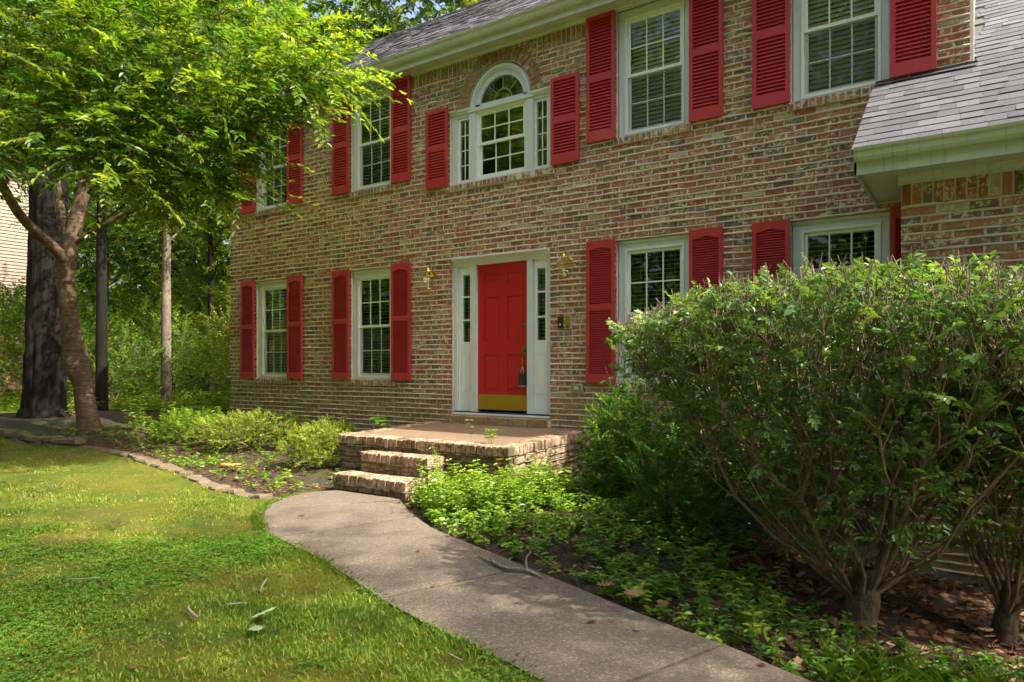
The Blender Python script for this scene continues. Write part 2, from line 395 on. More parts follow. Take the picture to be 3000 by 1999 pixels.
# ------------------------------------------------------------------ terrain
CP = np.array([(-5, -2.6, -.06), (-5.6, -2.7, -.06), (-6.05, -2.7, -.05), (-5.9, -3.1, -.05), (-5.3, -3.2, -.06), (-4.6, -3.3, -.06), (-3.6, -3.8, -.06), (-4, -4.2, -.03), (-2, -4.6, -.03), (-6.2, -3.3, -.02), (-5.4, -4.2, -.035), (-3, -5.2, -.04), (-7.2, -5.2, 0), (-3.5, -6.5, -.03), (-9, -6.5, .03),
    (-11.6, -.1, .42), (-9.5, -.1, .33), (-8.7, -.1, .28), (-7.2, -.2, .2), (-7, -1.8, .08), (-8.3, -2.6, .08), (-10, -2.4, .12), (-10.8, -2.6, .16), (-11.7, -2.8, .22), (-13.2, -2.9, .25),
    (-14.9, -1.7, .42), (-12.7, -2, .29), (-11.7, -3.4, .10), (-13.3, -3.6, .13), (-10, -3.4, .04), (-16, -1, .42), (-18, 2, .32), (-25, 2, .38), (-30, 4, .38), (-14, 4, .42),
    (-4, -1, .0), (-2.5, -.3, 0), (-3.5, -2.2, -.01), (-2.2, -2.6, -.02), (-1.8, -3.6, -.05), (-1, -1.2, -.2), (.06, -1.1, -.36), (-.64, -3.2, -.15), (.04, -2.6, -.26), (1.5, -3, -.35), (.3, -4.3, -.12), (2, -1.5, -.45),
    (1, -6, -.1), (0, -8, -.08), (5, -6, -.3), (-6, -10, 0), (-15, -9, .15), (-20, -4, .25), (0, -18, .1), (8, 0, -.6), (8, -12, -.2), (-30, 15, .6), (-18, 12, .5), (5, 14, .2), (-8, 14, .4), (-45, 0, .6), (-40, 30, .9), (30, 0, -.6), (20, -20, 0), (-20, -25, .4)], float)
def ter(x, y):
    x = np.atleast_1d(np.asarray(x, float)); y = np.atleast_1d(np.asarray(y, float))
    out = np.zeros(x.shape); n = x.size; xf, yf, of = x.ravel(), y.ravel(), out.ravel()
    for i in range(0, n, 40000):
        a = xf[i:i + 40000, None]; b = yf[i:i + 40000, None]
        d2 = (a - CP[None, :, 0]) ** 2 + (b - CP[None, :, 1]) ** 2 + .06
        w = 1 / d2 ** 1.6
        of[i:i + 40000] = (w * CP[None, :, 2]).sum(1) / w.sum(1)
    return of.reshape(x.shape)
def ter1(x, y): return float(ter(x, y)[0])

def grid_sheet(xs, ys, zoff, keep=None):
    X, Y = np.meshgrid(xs, ys); Z = ter(X, Y) + zoff(X, Y)
    V = np.stack([X.ravel(), Y.ravel(), Z.ravel()], 1); nx, ny = len(xs), len(ys)
    i = (np.arange(ny - 1)[:, None] * nx + np.arange(nx - 1)[None]).ravel()
    Q = np.stack([i, i + 1, i + nx + 1, i + nx], 1)
    if keep is not None:
        cx = V[Q, 0].mean(1); cy = V[Q, 1].mean(1); Q = Q[keep(cx, cy)]
        u, inv = np.unique(Q, return_inverse=True); V = V[u]; Q = inv.reshape(-1, 4)
    return V, Q

def inpoly(x, y, poly):
    x = np.asarray(x); y = np.asarray(y); c = np.zeros(x.shape, bool); n = len(poly)
    for i in range(n):
        x0, y0 = poly[i]; x1, y1 = poly[(i + 1) % n]
        hit = ((y0 > y) != (y1 > y)) & (x < (x1 - x0) * (y - y0) / (y1 - y0 + 1e-12) + x0); c ^= hit
    return c

EDGE = [(-16.5, -3.3), (-13.2, -3.1), (-11.7, -3.0), (-10.8, -2.8), (-9.75, -2.75), (-8.28, -3.01), (-7.11, -3.17), (-5.99, -3.14)]
WALK_L = [(-6.0, -2.42), (-6.21, -2.71), (-6.09, -3.14), (-5.92, -3.42), (-5.67, -3.68), (-5.33, -3.92), (-4.9, -4.13), (-3.92, -4.41), (-2.83, -4.82), (-1.95, -5.06), (-1.57, -5.17), (0.2, -5.75), (2.5, -6.6)]
WALK_R = [(-5.07, -2.42), (-4.5, -2.86), (-3.88, -3.24), (-3.1, -3.55), (-2.31, -3.86), (-1.85, -4.05), (-1.41, -4.22), (-1.01, -4.35), (-.64, -4.51), (1.0, -5.1), (3.0, -5.75)]
WALK = WALK_L + WALK_R[::-1]
LAWN = EDGE + [(-6.0, -3.0)] + [(-5.75, -3.3), (-5.3, -3.7), (-4.8, -3.95), (-3.9, -4.2), (-2.8, -4.6), (-1.9, -4.85), (0.2, -5.5), (2.6, -6.3), (6, -8), (6, -22), (-26, -22), (-26, -3.4)]
LAWN_VIS = EDGE + WALK_L[2:] + [(2.6, -6.6), (6, -8), (6, -22), (-26, -22), (-26, -3.4)]

xs = np.unique(np.concatenate([np.linspace(-220, -30, 12), np.linspace(-30, -16, 15), np.arange(-16, 3, .12), np.linspace(3, 30, 24), np.linspace(30, 220, 12)]))
ys = np.unique(np.concatenate([np.linspace(-220, -24, 12), np.linspace(-24, -8, 16), np.arange(-8, 0, .12), np.linspace(0, 30, 26), np.linspace(30, 220, 12)]))
V, Q = grid_sheet(xs, ys, lambda X, Y: np.where((abs(X + 6) < 10) & (abs(Y + 4) < 4), .03 * (fbm(X, Y, .35, 3) - .5), 0))
link('ground', mesh_np('ground', V, Q, smooth=True), M['mulch'], kind='structure')
xs = np.unique(np.concatenate([np.linspace(-26, -16, 20), np.arange(-16, 2.6, .07), np.linspace(2.6, 6, 8)]))
ys = np.unique(np.concatenate([np.linspace(-22, -8, 20), np.arange(-8, -2.6, .07)]))
V, Q = grid_sheet(xs, ys, lambda X, Y: .022 + .03 * (fbm(X, Y, .5, 21) - .5), lambda x, y: inpoly(x, y, LAWN))
link('lawn', mesh_np('lawn', V, Q, smooth=True), M['turf'], kind='structure')
# neighbour's grass strip beyond the oak
xs = np.arange(-34, -15.4, .35); ys = np.arange(-3.2, 9, .35)
V, Q = grid_sheet(xs, ys, lambda X, Y: .012 + 0 * X, lambda x, y: inpoly(x, y, [(-34, -3.2), (-17.5, -3.2), (-16.6, -.4), (-15.6, 3), (-17, 9), (-34, 9)]))
link('neighbour_lawn', mesh_np('neighbour_lawn', V, Q, smooth=True), M['turf'], kind='structure')

# ------------------------------------------------------------------ front walk (slabs with tooled joints)
walk = link('front_walk', None, kind='structure') if False else None
def poly_len(P):
    P = np.array(P); d = np.r_[0, np.cumsum(np.hypot(*np.diff(P, axis=0).T))]; return P, d
def smooth_line(P, n):
    """Catmull-Rom resample"""
    P = np.array(P, float); P = np.vstack([2 * P[0] - P[1], P, 2 * P[-1] - P[-2]]); out = []
    m = len(P) - 3; ts = np.linspace(0, m - 1e-9, n)
    for t in ts:
        i = int(t); u = t - i; p0, p1, p2, p3 = P[i:i + 4]
        out.append(.5 * (2 * p1 + (p2 - p0) * u + (2 * p0 - 5 * p1 + 4 * p2 - p3) * u * u + (3 * p1 - p0 - 3 * p2 + p3) * u ** 3))
    return np.array(out)
WL = smooth_line(WALK_L, 241); WR = smooth_line(WALK_R, 241)
# joints: (left-edge point, right-edge point)
joints = [((-5.83, -3.52), (-5.0, -2.48)), ((-4.72, -4.19), (-4.35, -2.96)), ((-3.0, -4.76), (-2.62, -3.74)), ((-1.42, -5.24), (-1.10, -4.33)), ((.05, -5.72), (.4, -4.88)), ((1.5, -6.25), (1.8, -5.37))]
jl = [0] + [int(np.argmin(np.hypot(WL[:, 0] - a[0], WL[:, 1] - a[1]))) for a, b in joints] + [240]
jr = [0] + [int(np.argmin(np.hypot(WR[:, 0] - b[0], WR[:, 1] - b[1]))) for a, b in joints] + [240]
m0 = MB()
core_L = WL[::8]; core_R = WR[::8]
for i in range(len(core_L) - 1):
    a, b, c, d = core_L[i], core_L[i + 1], core_R[i + 1], core_R[i]
    m0.add([(*a, -.05), (*b, -.05), (*c, -.05), (*d, -.05)], [(0, 1, 2, 3)])
front_walk = m0.build('front_walk', M['mulch'], kind='structure')
for k in range(len(jl) - 1):
    n = 28
    Lp = np.array([np.interp(np.linspace(jl[k], jl[k + 1], n), np.arange(241), WL[:, j]) for j in (0, 1)]).T
    Rp = np.array([np.interp(np.linspace(jr[k], jr[k + 1], n), np.arange(241), WR[:, j]) for j in (0, 1)]).T
    # pull both ends in a little for the joint
    e = .011
    def shr(A):
        d0 = A[1] - A[0]; d1 = A[-1] - A[-2]; A = A.copy()
        if k > 0: A[0] += d0 / np.linalg.norm(d0) * e
        if k < len(jl) - 2: A[-1] -= d1 / np.linalg.norm(d1) * e
        return A
    Lp, Rp = shr(Lp), shr(Rp); m1 = MB(); nc = 10
    top = []
    for i in range(n):
        row = []
        for j in range(nc):
            p = Lp[i] + (Rp[i] - Lp[i]) * j / (nc - 1)
            edge = .008 if j in (0, nc - 1) or i in (0, n - 1) else 0
            row.append((p[0], p[1], .006 * (float(vnoise(p[0], p[1], .6, 4)) - .5) - edge + .002 * k))
        top.append(row)
    v = [p for r in top for p in r]
    v += [(*Lp[i], -.12) for i in range(n)] + [(*Rp[i], -.12) for i in range(n)]
    f = [(i * nc + j, (i + 1) * nc + j, (i + 1) * nc + j + 1, i * nc + j + 1) for i in range(n - 1) for j in range(nc - 1)]
    b0 = n * nc
    f += [(i * nc, b0 + i, b0 + i + 1, (i + 1) * nc) for i in range(n - 1)]
    f += [((i + 1) * nc + nc - 1, b0 + n + i + 1, b0 + n + i, i * nc + nc - 1) for i in range(n - 1)]
    f += [tuple(range(nc)) + (b0 + n, b0), tuple(range((n - 1) * nc, n * nc))[::-1] + (b0 + n - 1, b0 + 2 * n - 1)]
    m1.add(v, f); m1.build('slab', M['walk'], front_walk, smooth=False)

# ------------------------------------------------------------------ house
CX = -5.53                                    # axis of door and arched window
XL, XR = -11.63, -.173                        # main wall
ZS = 5.69                                     # top of brickwork
WY, WXL = -.97, -.64                          # wing wall plane and corner
house = thing('brick_house', 'two-storey red brick house with red shutters and a red front door', 'house', (CX, 1, .4))
wall = MB(); OPEN = []
WINC = [-10.40, -7.955, -3.305, -1.285]; HW = .465
for c in WINC:
    OPEN.append((c - HW, c + HW, 1.17, 2.90)); OPEN.append((c - HW, c + HW, 4.145, ZS))
PAL = (CX - .86, CX + .86, 3.945, 5.0); OPEN.append(PAL)
DOOR = (CX - .815, CX + .815, .70, 2.905); OPEN.append(DOOR)
AC, AR = (CX, 5.0), .515
# backing of mortar with the openings left out
xs_ = sorted({XL, XR, CX - AR, CX + AR} | {o[0] for o in OPEN} | {o[1] for o in OPEN}); zs_ = sorted({-.9, ZS} | {o[2] for o in OPEN} | {o[3] for o in OPEN})
for i in range(len(xs_) - 1):
    for j in range(len(zs_) - 1):
        mx, mz = (xs_[i] + xs_[i + 1]) / 2, (zs_[j] + zs_[j + 1]) / 2
        if any(o[0] < mx < o[1] and o[2] < mz < o[3] for o in OPEN): continue
        if abs(mx - CX) < AR and 5.0 < mz < 5.6: continue
        wall.box(xs_[i], xs_[i + 1], 0, .20, zs_[j], zs_[j + 1])
na = 24
for i in range(na):                            # strips over the arch
    a0, a1 = math.pi * i / na, math.pi * (i + 1) / na
    x0, x1 = CX + AR * math.cos(a0), CX + AR * math.cos(a1); z0, z1 = 5.0 + AR * math.sin(a0), 5.0 + AR * math.sin(a1)
    wall.add([(x0, 0, z0), (x1, 0, z1), (x1, 0, ZS), (x0, 0, ZS), (x0, .2, z0), (x1, .2, z1), (x1, .2, ZS), (x0, .2, ZS)], [(0, 1, 2, 3), (0, 4, 5, 1)])
wall_o = wall.build('wall', M['mortar'], house)
ww = MB(); ww.box(WXL, 7.0, WY, WY + .2, -1.0, 2.98); ww.box(WXL, WXL + .2, WY + .2, -.002, -1.0, 2.98)
wing_o = ww.build('wing_wall', M['mortar'], house)

CPH, CPL = .0717, .2137                       # course height, brick length (with joints)
def brick_arrays(x0, x1, z0, z1, yf, depth=.03):
    """one brick as 8 jittered corners (front at yf, running back by depth)"""
    j = RNG.normal(0, .0022, (8, 3)); dp = RNG.normal(0, .0025)
    v = np.array([(x0, yf + dp, z0), (x1, yf + dp, z0), (x1, yf + dp, z1), (x0, yf + dp, z1), (x0, yf + depth, z0), (x1, yf + depth, z0), (x1, yf + depth, z1), (x0, yf + depth, z1)]) + j
    return v
BQ = np.array([(0, 1, 2, 3), (0, 4, 5, 1), (1, 5, 6, 2), (2, 6, 7, 3), (3, 7, 4, 0)])
def tone_pick(): return float(RNG.random())
def runs(z, base, opens):
    segs = [base]
    for (a, b) in opens:
        new = []
        for (s, e) in segs:
            if b <= s or a >= e: new.append((s, e))
            else:
                if a > s: new.append((s, a))
                if b < e: new.append((b, e))
        segs = new
    return [(s, e) for s, e in segs if e - s > .03]
def lay(xl, xr, zbot, ztop, yw, opens_fn, phase=0):
    """running bond: list of (verts, tone), bed-joint runs, head joints"""
    B, beds, heads = [], [], []
    k = 0; z = zbot
    while z + CPH <= ztop + .02:
        z1 = min(z + CPH, ztop); off = (k % 2) * CPL / 2 + phase + RNG.normal(0, .008)
        segs = runs(z, (xl, xr), opens_fn(z + CPH / 2))
        for (s, e) in segs:
            beds.append((s, e, z)); n0 = math.floor((s - off) / CPL); x = off + n0 * CPL
            cuts = [s]
            while x < e:
                if s + .05 < x < e - .05: cuts.append(x + RNG.normal(0, .006))
                x += CPL
            cuts.append(e)
            for a, b in zip(cuts[:-1], cuts[1:]):
                g = .0105
                B.append((brick_arrays(a + (g if a > s else 0), b - (g if b < e else 0), z + .007, z1 - .007, yw - .013), tone_pick()))
                if b < e: heads.append((b, z, z1))
        z += CPH; k += 1
    return B, beds, heads
def rope(beds, yw, step=.042):
    """squeezed-out mortar: one lumpy bead per bed joint"""
    VV, QQ, n = [], [], 0
    for (s, e, z) in beds:
        m = max(2, int((e - s) / step) + 1); x = np.linspace(s, e, m); sd_ = int(RNG.integers(1e6))
        a = vnoise(x, np.full(m, z), .16, sd_); b = vnoise(x, np.full(m, z), .055, sd_ + 1); w = vnoise(x, np.full(m, z), .45, sd_ + 2)
        lump = np.clip(a * .6 + b * .45 + (w - .5) * .5, 0, 1.2)
        p = np.minimum(.036, .015 + .022 * lump ** 1.5); r = .0062 + .0085 * lump ** 1.6; dz = -.003 - .009 * lump ** 2 + .017 * (w - .5) + .012 * (a - .5) + .008 * (b - .5)
        zz = z + dz
        prof = [(0 * p, zz + r), (-p * .75, zz + r * .75), (-p, zz - .1 * r), (-p * .8, zz - r * 1.1), (0 * p, zz - r * 1.35)]
        ring = np.stack([np.stack([x, yw + py + 0 * x, pz], 1) for py, pz in prof], 1)   # m,5,3
        VV.append(ring.reshape(-1, 3)); i = (np.arange(m - 1)[:, None] * 5 + np.arange(4)[None]).ravel() + n
        QQ.append(np.stack([i, i + 5, i + 6, i + 1], 1)); n += m * 5
    return np.vstack(VV), np.vstack(QQ)
def head_beads(heads, yw):
    H = np.array(heads); m = len(H); l = RNG.random(m); p = .0145 + .014 * l ** 2; w = .0105 + .007 * l
    def pt(dx, py, z): return np.stack([H[:, 0] + dx, yw + py, z], 1)
    mid = (H[:, 1] + H[:, 2]) / 2 - .006; jx = RNG.normal(0, .003, m)
    P = np.stack([pt(-w, 0 * p, H[:, 1]), pt(jx * 0, -p * .8, H[:, 1]), pt(w, 0 * p, H[:, 1]), pt(-w, 0 * p, mid), pt(jx, -p, mid), pt(w, 0 * p, mid), pt(-w, 0 * p, H[:, 2]), pt(0 * jx, -p * .8, H[:, 2]), pt(w, 0 * p, H[:, 2])], 1)
    q = np.array([(0, 1, 4, 3), (1, 2, 5, 4), (3, 4, 7, 6), (4, 5, 8, 7)])
    return P.reshape(-1, 3), (np.arange(m)[:, None, None] * 9 + q[None]).reshape(-1, 4)

SOLD = ZS - .205
def main_opens(z):
    o = [(a - .004, b + .004) for a, b, c, d in OPEN if c - .002 < z < d + .004]
    if 5.0 - .005 < z < 5.0 + AR + .2:
        h = math.sqrt(max(0, (AR + .205) ** 2 - (z - 5.0) ** 2)); o.append((CX - h, CX + h))
    o += [(a - .03, b + .03) for a, b, c, d in OPEN if c - .085 < z < c and (a, b, c, d) != DOOR]      # rowlock sills
    return o
B1, beds1, heads1 = lay(XL, XR, -.60, SOLD, 0, main_opens)
# soldier course under the frieze
solds = []
x = XL
while x < XR - .02:
    x1 = min(x + CPH + RNG.normal(0, .002), XR); mx = (x + x1) / 2
    if not any(a - .02 < mx < b + .02 and d > 5.5 for a, b, c, d in OPEN):
        zb = SOLD + .008; hh = (AR + .21) ** 2 - (mx - CX) ** 2
        if hh > 0: zb = max(zb, 5.0 + math.sqrt(hh))
        if zb < ZS - .03:
            B1.append((brick_arrays(x + .006, x1 - .006, zb, ZS, -.013), tone_pick())); heads1.append((x1, zb, ZS))
    x = x1
V1, Q1 = rope(beds1 + [(s, e, SOLD) for s, e in runs(0, (XL, XR), main_opens(5.4))], 0)
Vh, Qh = head_beads(heads1, 0)
link('mortar', mesh_np('mortar', np.vstack([V1, Vh]), np.vstack([Q1, Qh + len(V1)]), smooth=True), M['mortar'], wall_o, kind='stuff')
# brick ring of the arch
ring = []
nr = 25
for i in range(nr):
    a0, a1 = math.pi * (i + .06) / nr, math.pi * (i + .94) / nr
    r0, r1 = AR + .004, AR + .2
    if 5.0 + r1 * math.sin((a0 + a1) / 2) > ZS - .005: r1 = (ZS - .005 - 5.0) / math.sin((a0 + a1) / 2)
    if r1 - r0 < .03: continue
    q = [(CX + r * math.cos(a), 5.0 + r * math.sin(a)) for r, a in ((r0, a0), (r0, a1), (r1, a1), (r1, a0))]
    y = -.012 + RNG.normal(0, .002)
    ring.append((np.array([(p[0], y, p[1]) for p in q] + [(p[0], .02, p[1]) for p in q]), float(RNG.choice([.5, .62, .72, .86, .62, .4]))))
# wing
Bw, bedsw, headsw = lay(WXL, 6.8, -.95, 2.715, WY, lambda z: [], .05)
x = WXL; 
for xx in np.arange(WXL, 6.8, CPH * 1.08):
    Bw.append((brick_arrays(xx + .007, xx + CPH * 1.08 - .007, 2.725, 2.93, WY - .013), tone_pick())); headsw.append((xx + CPH * 1.08, 2.722, 2.93))
Vr, Qr = rope(bedsw + [(WXL, 6.8, 2.72)], WY, .035); Vh, Qh = head_beads(headsw, WY)
link('mortar', mesh_np('mortar', np.vstack([Vr, Vh]), np.vstack([Qr, Qh + len(Vr)]), smooth=True), M['mortar'], wing_o, kind='stuff')
# which bricks become objects of their own: the 300 that show largest
def hidden_by_things(c):
    x, y, z = c
    if z < 2.05 and x > -2.2: return True
    if z < 1.25 and x > -3.3: return True
    for w in WINC:
        if .46 < abs(x - w) < .86 and (1.16 < z < 2.93 or z > 4.13): return True
    if .86 < abs(x - CX) < 1.28 and 3.94 < z < 5.06: return True
    if y > -.5 and z > 2.9 and x > -.9 and z < 4.2: return True
    return False
cand = []
for src, L in ((0, B1), (1, Bw)):
    for i, (v, t) in enumerate(L):
        c = v[:4].mean(0); pp, zz = proj(v[:4])
        w, h = pp[:, 0].max() - pp[:, 0].min(), pp[:, 1].max() - pp[:, 1].min(); mx, my = pp.mean(0)
        if not (0 < mx < 2995 and 0 < my < 1999) or hidden_by_things(c): continue
        cand.append((-w * h, src, i))
cand.sort(); pick = {(s, i) for _, s, i in cand[:300]}
for src, L, par in ((0, B1 + ring, wall_o), (1, Bw, wing_o)):
    VV, TT = [], []
    for i, (v, t) in enumerate(L):
        if (src, i) in pick:
            link('brick', mesh_np('brick', v, BQ, tone=[t] * 8), M['brick'], par)
        else: VV.append(v); TT += [t] * 8
    n = len(VV); Qs = (np.arange(n)[:, None, None] * 8 + BQ[None]).reshape(-1, 4)
    link('brickwork', mesh_np('brickwork', np.vstack(VV), Qs, tone=TT), M['brick'], par, kind='stuff')

# ---- windows
def sheet(mb, x0, x1, y, z0, z1): mb.add([(x0, y, z0), (x1, y, z0), (x1, y, z1), (x0, y, z1)], [(0, 1, 2, 3)])
def frame_rect(mb, x0, x1, z0, z1, w, y0, y1, wt=None, wb=None):
    wt = wt or w; wb = wb or w
    mb.box(x0, x0 + w, y0, y1, z0, z1); mb.box(x1 - w, x1, y0, y1, z0, z1)
    mb.box(x0 + w, x1 - w, y0, y1, z1 - wt, z1); mb.box(x0 + w, x1 - w, y0, y1, z0, z0 + wb)
def grille(mb, x0, x1, z0, z1, nx, nz, y, w=.016):
    for i in range(1, nx):
        xx = x0 + (x1 - x0) * i / nx; mb.box(xx - w / 2, xx + w / 2, y, y + .008, z0, z1)
    for j in range(1, nz):
        zz = z0 + (z1 - z0) * j / nz; xs2 = [x0] + [x0 + (x1 - x0) * i / nx for i in range(1, nx)] + [x1]
        for a, b in zip(xs2[:-1], xs2[1:]): mb.box(a + w / 2, b - w / 2, y + .001, y + .007, zz - w / 2, zz + w / 2)
def blind(x0, x1, z0, z1, y, pitch, tilt, par, lift=0.):
    mb = MB(); z = z1 - .03; n = 0
    mb.box(x0, x1, y - .02, y + .025, z1 - .03, z1)
    w = pitch * .56
    while z > z0 + lift:
        z -= pitch; c, s = math.cos(tilt) * w, math.sin(tilt) * w
        mb.add([(x0, y - c, z - s), (x1, y - c, z - s), (x1, y + c, z + s), (x0, y + c, z + s), (x0, y - c, z - s - .002), (x1, y - c, z - s - .002), (x1, y + c, z + s - .002), (x0, y + c, z + s - .002)], [(0, 1, 2, 3), (4, 7, 6, 5), (0, 4, 5, 1), (2, 6, 7, 3)])
    for f in (.18, .5, .82):
        xx = x0 + (x1 - x0) * f; mb.box(xx - .0015, xx + .0015, y - w - .003, y - w - .001, z, z1 - .03)
    return mb.build('blind', M['blind'], par)
def sill_bricks(x0, x1, zt, par, yw=0, h=.075):
    n = int(round((x1 - x0) / CPH)); w = (x1 - x0) / n
    for i in range(n):
        a, b = x0 + i * w + .008, x0 + (i + 1) * w - .008; y0 = yw - .045 + RNG.normal(0, .003)
        v = np.array([(a, y0, zt - h - .01), (b, y0, zt - h - .01), (b, y0, zt - .012), (a, y0, zt - .012), (a, yw + .06, zt - h - .004), (b, yw + .06, zt - h - .004), (b, yw + .06, zt + .012), (a, yw + .06, zt + .012)]) + RNG.normal(0, .0015, (8, 3))
        link('sill_brick', mesh_np('sill_brick', v, BQ, tone=[float(RNG.choice([.5, .62, .62, .72, .8, .86, .88, .7]))] * 8), M['brick'], par)
    m = MB(); m.box(x0, x1, yw - .040, yw - .002, zt - h - .016, zt - .017)
    m.build('sill_mortar', M['mortar'], par)
def dh_window(c, z0, z1, pitch, tilt, lift=0., label=None):
    """double-hung sash window in a brick opening"""
    x0, x1 = c - HW + .006, c + HW - .006; m = MB()
    frame_rect(m, x0, x1, z0, z1, .085, .045, .13, .10, .035)
    frame_rect(m, x0 + .012, x1 - .012, z0 + .004, z1 - .012, .018, .034, .045, .02, .012)
    if z1 < 3: m.prism([(.06, z1 - .012), (.012, z1 - .012), (.012, z1 - .028), (.03, z1 - .045), (.044, z1 - .052), (.06, z1 - .052)], x0 + .001, x1 - .001)
    w = m.build('window', M['trim'], house)
    if label: w['label'] = label
    fx0, fx1, fz0, fz1 = x0 + .085, x1 - .085, z0 + .035, z1 - .10
    m = MB(); frame_rect(m, fx0 + .001, fx1 - .001, fz0, fz1, .026, .036, .125, .028, .03); m.build('frame', M['vinyl'], w)
    zm = (fz0 + fz1) / 2
    for up in (1, 0):
        a, b = (zm - .012, fz1 - .029) if up else (fz0 + .031, zm + .016)
        y = .062 if up else .088; m = MB()
        frame_rect(m, fx0 + .028, fx1 - .028, a, b, .034, y, y + .024, .036, .036)
        m.build('sash', M['vinyl'], w)
        gx0, gx1, gz0, gz1 = fx0 + .062, fx1 - .062, a + .036, b - .036
        m = MB(); sheet(m, gx0 - .004, gx1 + .004, y + .010, gz0 - .004, gz1 + .004); m.build('pane', M['glass'], w)
        m = MB(); grille(m, gx0, gx1, gz0, gz1, 3, 2, y + .001); m.build('grille', M['vinyl'], w)
        if not up:
            m = MB(); sheet(m, fx0 + .03, fx1 - .03, .066, a, b - .02); m.build('screen', M['screen'], w)
    blind(fx0 + .03, fx1 - .03, fz0 + .03, fz1 - .03, .175, pitch, tilt, w, lift)
    sill_bricks(c - HW - .03, c + HW + .03, z0, w)
    return w
dh_window(WINC[0], 1.17, 2.90, .05, .75); dh_window(WINC[1], 1.17, 2.90, .05, .22)
dh_window(WINC[2], 1.17, 2.90, .05, .25); dh_window(WINC[3], 1.17, 2.90, .05, .25)
dh_window(WINC[0], 4.145, ZS, .05, .3); dh_window(WINC[1], 4.145, ZS, .05, .12)
dh_window(WINC[2], 4.145, ZS, .05, .95); dh_window(WINC[3], 4.145, ZS, .05, .95)

# arched window over the door
def palladian():
    m = MB(); x0, x1, z0 = CX - .854, CX + .854, 3.95
    # casings and mullions
    m.box(x0, x0 + .095, .04, .13, z0, 5.0); m.box(x1 - .095, x1, .04, .13, z0, 5.0)
    for s in (-1, 1): m.box(CX + s * .475 - .06, CX + s * .475 + .06, .02, .13, z0, 4.93)
    m.box(x0 + .095, CX - .535, .04, .13, z0, z0 + .03); m.box(CX + .535, x1 - .095, .04, .13, z0, z0 + .03); m.box(CX - .415, CX + .415, .04, .13, z0, z0 + .03)
    m.box(x0 + .095, CX - .535, .04, .13, 4.90, 5.0); m.box(CX + .535, x1 - .095, .04, .13, 4.90, 5.0)
    for s in (-1, 1):                           # crown over each side light
        a, b = (x0, CX - .5) if s < 0 else (CX + .5, x1)
        m.prism([(.04, 4.999), (-.012, 4.999), (-.012, 4.975), (.012, 4.95), (.03, 4.935), (.04, 4.935)], a, b)
    m.box(CX - .545, CX + .545, .004, .13, 4.932, 4.985)         # impost
    w = m.build('window', M['trim'], house); w['label'] = 'arched three-part window above the front door'
    # arch casing: two stepped rings
    m = MB(); n = 28
    for (ra, rb, ya, yb) in ((.44, .51, .02, .13), (.46, .49, .006, .02), (.365, .44, .05, .13)):
        v = []
        for i in range(n + 1):
            a = math.pi * i / n
            for r, y in ((ra, ya), (rb, ya), (rb, yb), (ra, yb)): v.append((CX + r * math.cos(a), y, 4.987 + r * math.sin(a) * 1.0))
        f = [(i * 4 + k, i * 4 + (k + 1) % 4, (i + 1) * 4 + (k + 1) % 4, (i + 1) * 4 + k) for i in range(n) for k in range(4)]
        m.add(v, f)
    m.box(CX - .44, CX + .44, .05, .13, 4.987, 5.03)
    m.build('arch_casing', M['trim'], w, smooth=False)
    m = MB(); v = [(CX + .37 * math.cos(math.pi * i / n), .085, 5.0 + .365 * math.sin(math.pi * i / n)) for i in range(n + 1)]
    m.add(v, [tuple(range(n + 1))]); m.build('pane', M['glass'], w)
    m = MB()                                    # sunburst bars
    for a in (45, 90, 135):
        d = Vector((math.cos(R(a)), 0, math.sin(R(a)))); t = Vector((-d.z, 0, d.x)) * .008; o = Vector((CX, .09, 5.03))
        p = [o + d * .15 - t, o + d * .345 - t, o + d * .345 + t, o + d * .15 + t]; m.add([*p, *[q + Vector((0, .008, 0)) for q in p]], [(0, 1, 2, 3), (4, 7, 6, 5), (0, 4, 5, 1), (2, 6, 7, 3)])
    v = []; 
    for i in range(17):
        a = math.pi * i / 16
        for r, y in ((.142, .089), (.158, .089), (.158, .098), (.142, .098)): v.append((CX + r * math.cos(a), y, 5.03 + r * math.sin(a)))
    m.add(v, [(i * 4 + k, i * 4 + (k + 1) % 4, (i + 1) * 4 + (k + 1) % 4, (i + 1) * 4 + k) for i in range(16) for k in range(4)])
    m.build('grille', M['vinyl'], w)
    # centre double-hung
    fx0, fx1, fz0, fz1 = CX - .415, CX + .415, z0 + .03, 4.932
    m = MB(); frame_rect(m, fx0, fx1, fz0, fz1, .03, .042, .125); m.build('frame', M['vinyl'], w)
    zm = (fz0 + fz1) / 2 + .02
    for up in (1, 0):
        a, b = (zm - .02, fz1 - .03) if up else (fz0 + .03, zm + .016); y = .062 if up else .088
        m = MB(); frame_rect(m, fx0 + .031, fx1 - .031, a, b, .032, y, y + .024, .034, .04); m.build('sash', M['vinyl'], w)
        m = MB(); sheet(m, fx0 + .06, fx1 - .06, y + .010, a + .034, b - .032); m.build('pane', M['glass'], w)
        m = MB(); grille(m, fx0 + .063, fx1 - .063, a + .04, b - .034, 3, 2, y + .001); m.build('grille', M['vinyl'], w)
    for s in (-1, 1):
        a, b = (x0 + .095, CX - .535) if s < 0 else (CX + .535, x1 - .095)
        m = MB(); frame_rect(m, a, b, z0 + .03, 4.90, .035, .06, .12); m.build('sash', M['vinyl'], w)
        m = MB(); sheet(m, a + .033, b - .033, .086, z0 + .063, 4.867); m.build('pane', M['glass'], w)
        m = MB(); grille(m, a + .035, b - .035, z0 + .065, 4.865, 2, 4, .0765, .014); m.build('grille', M['vinyl'], w)
    sill_bricks(CX - .89, CX + .89, 3.945, w)
palladian()

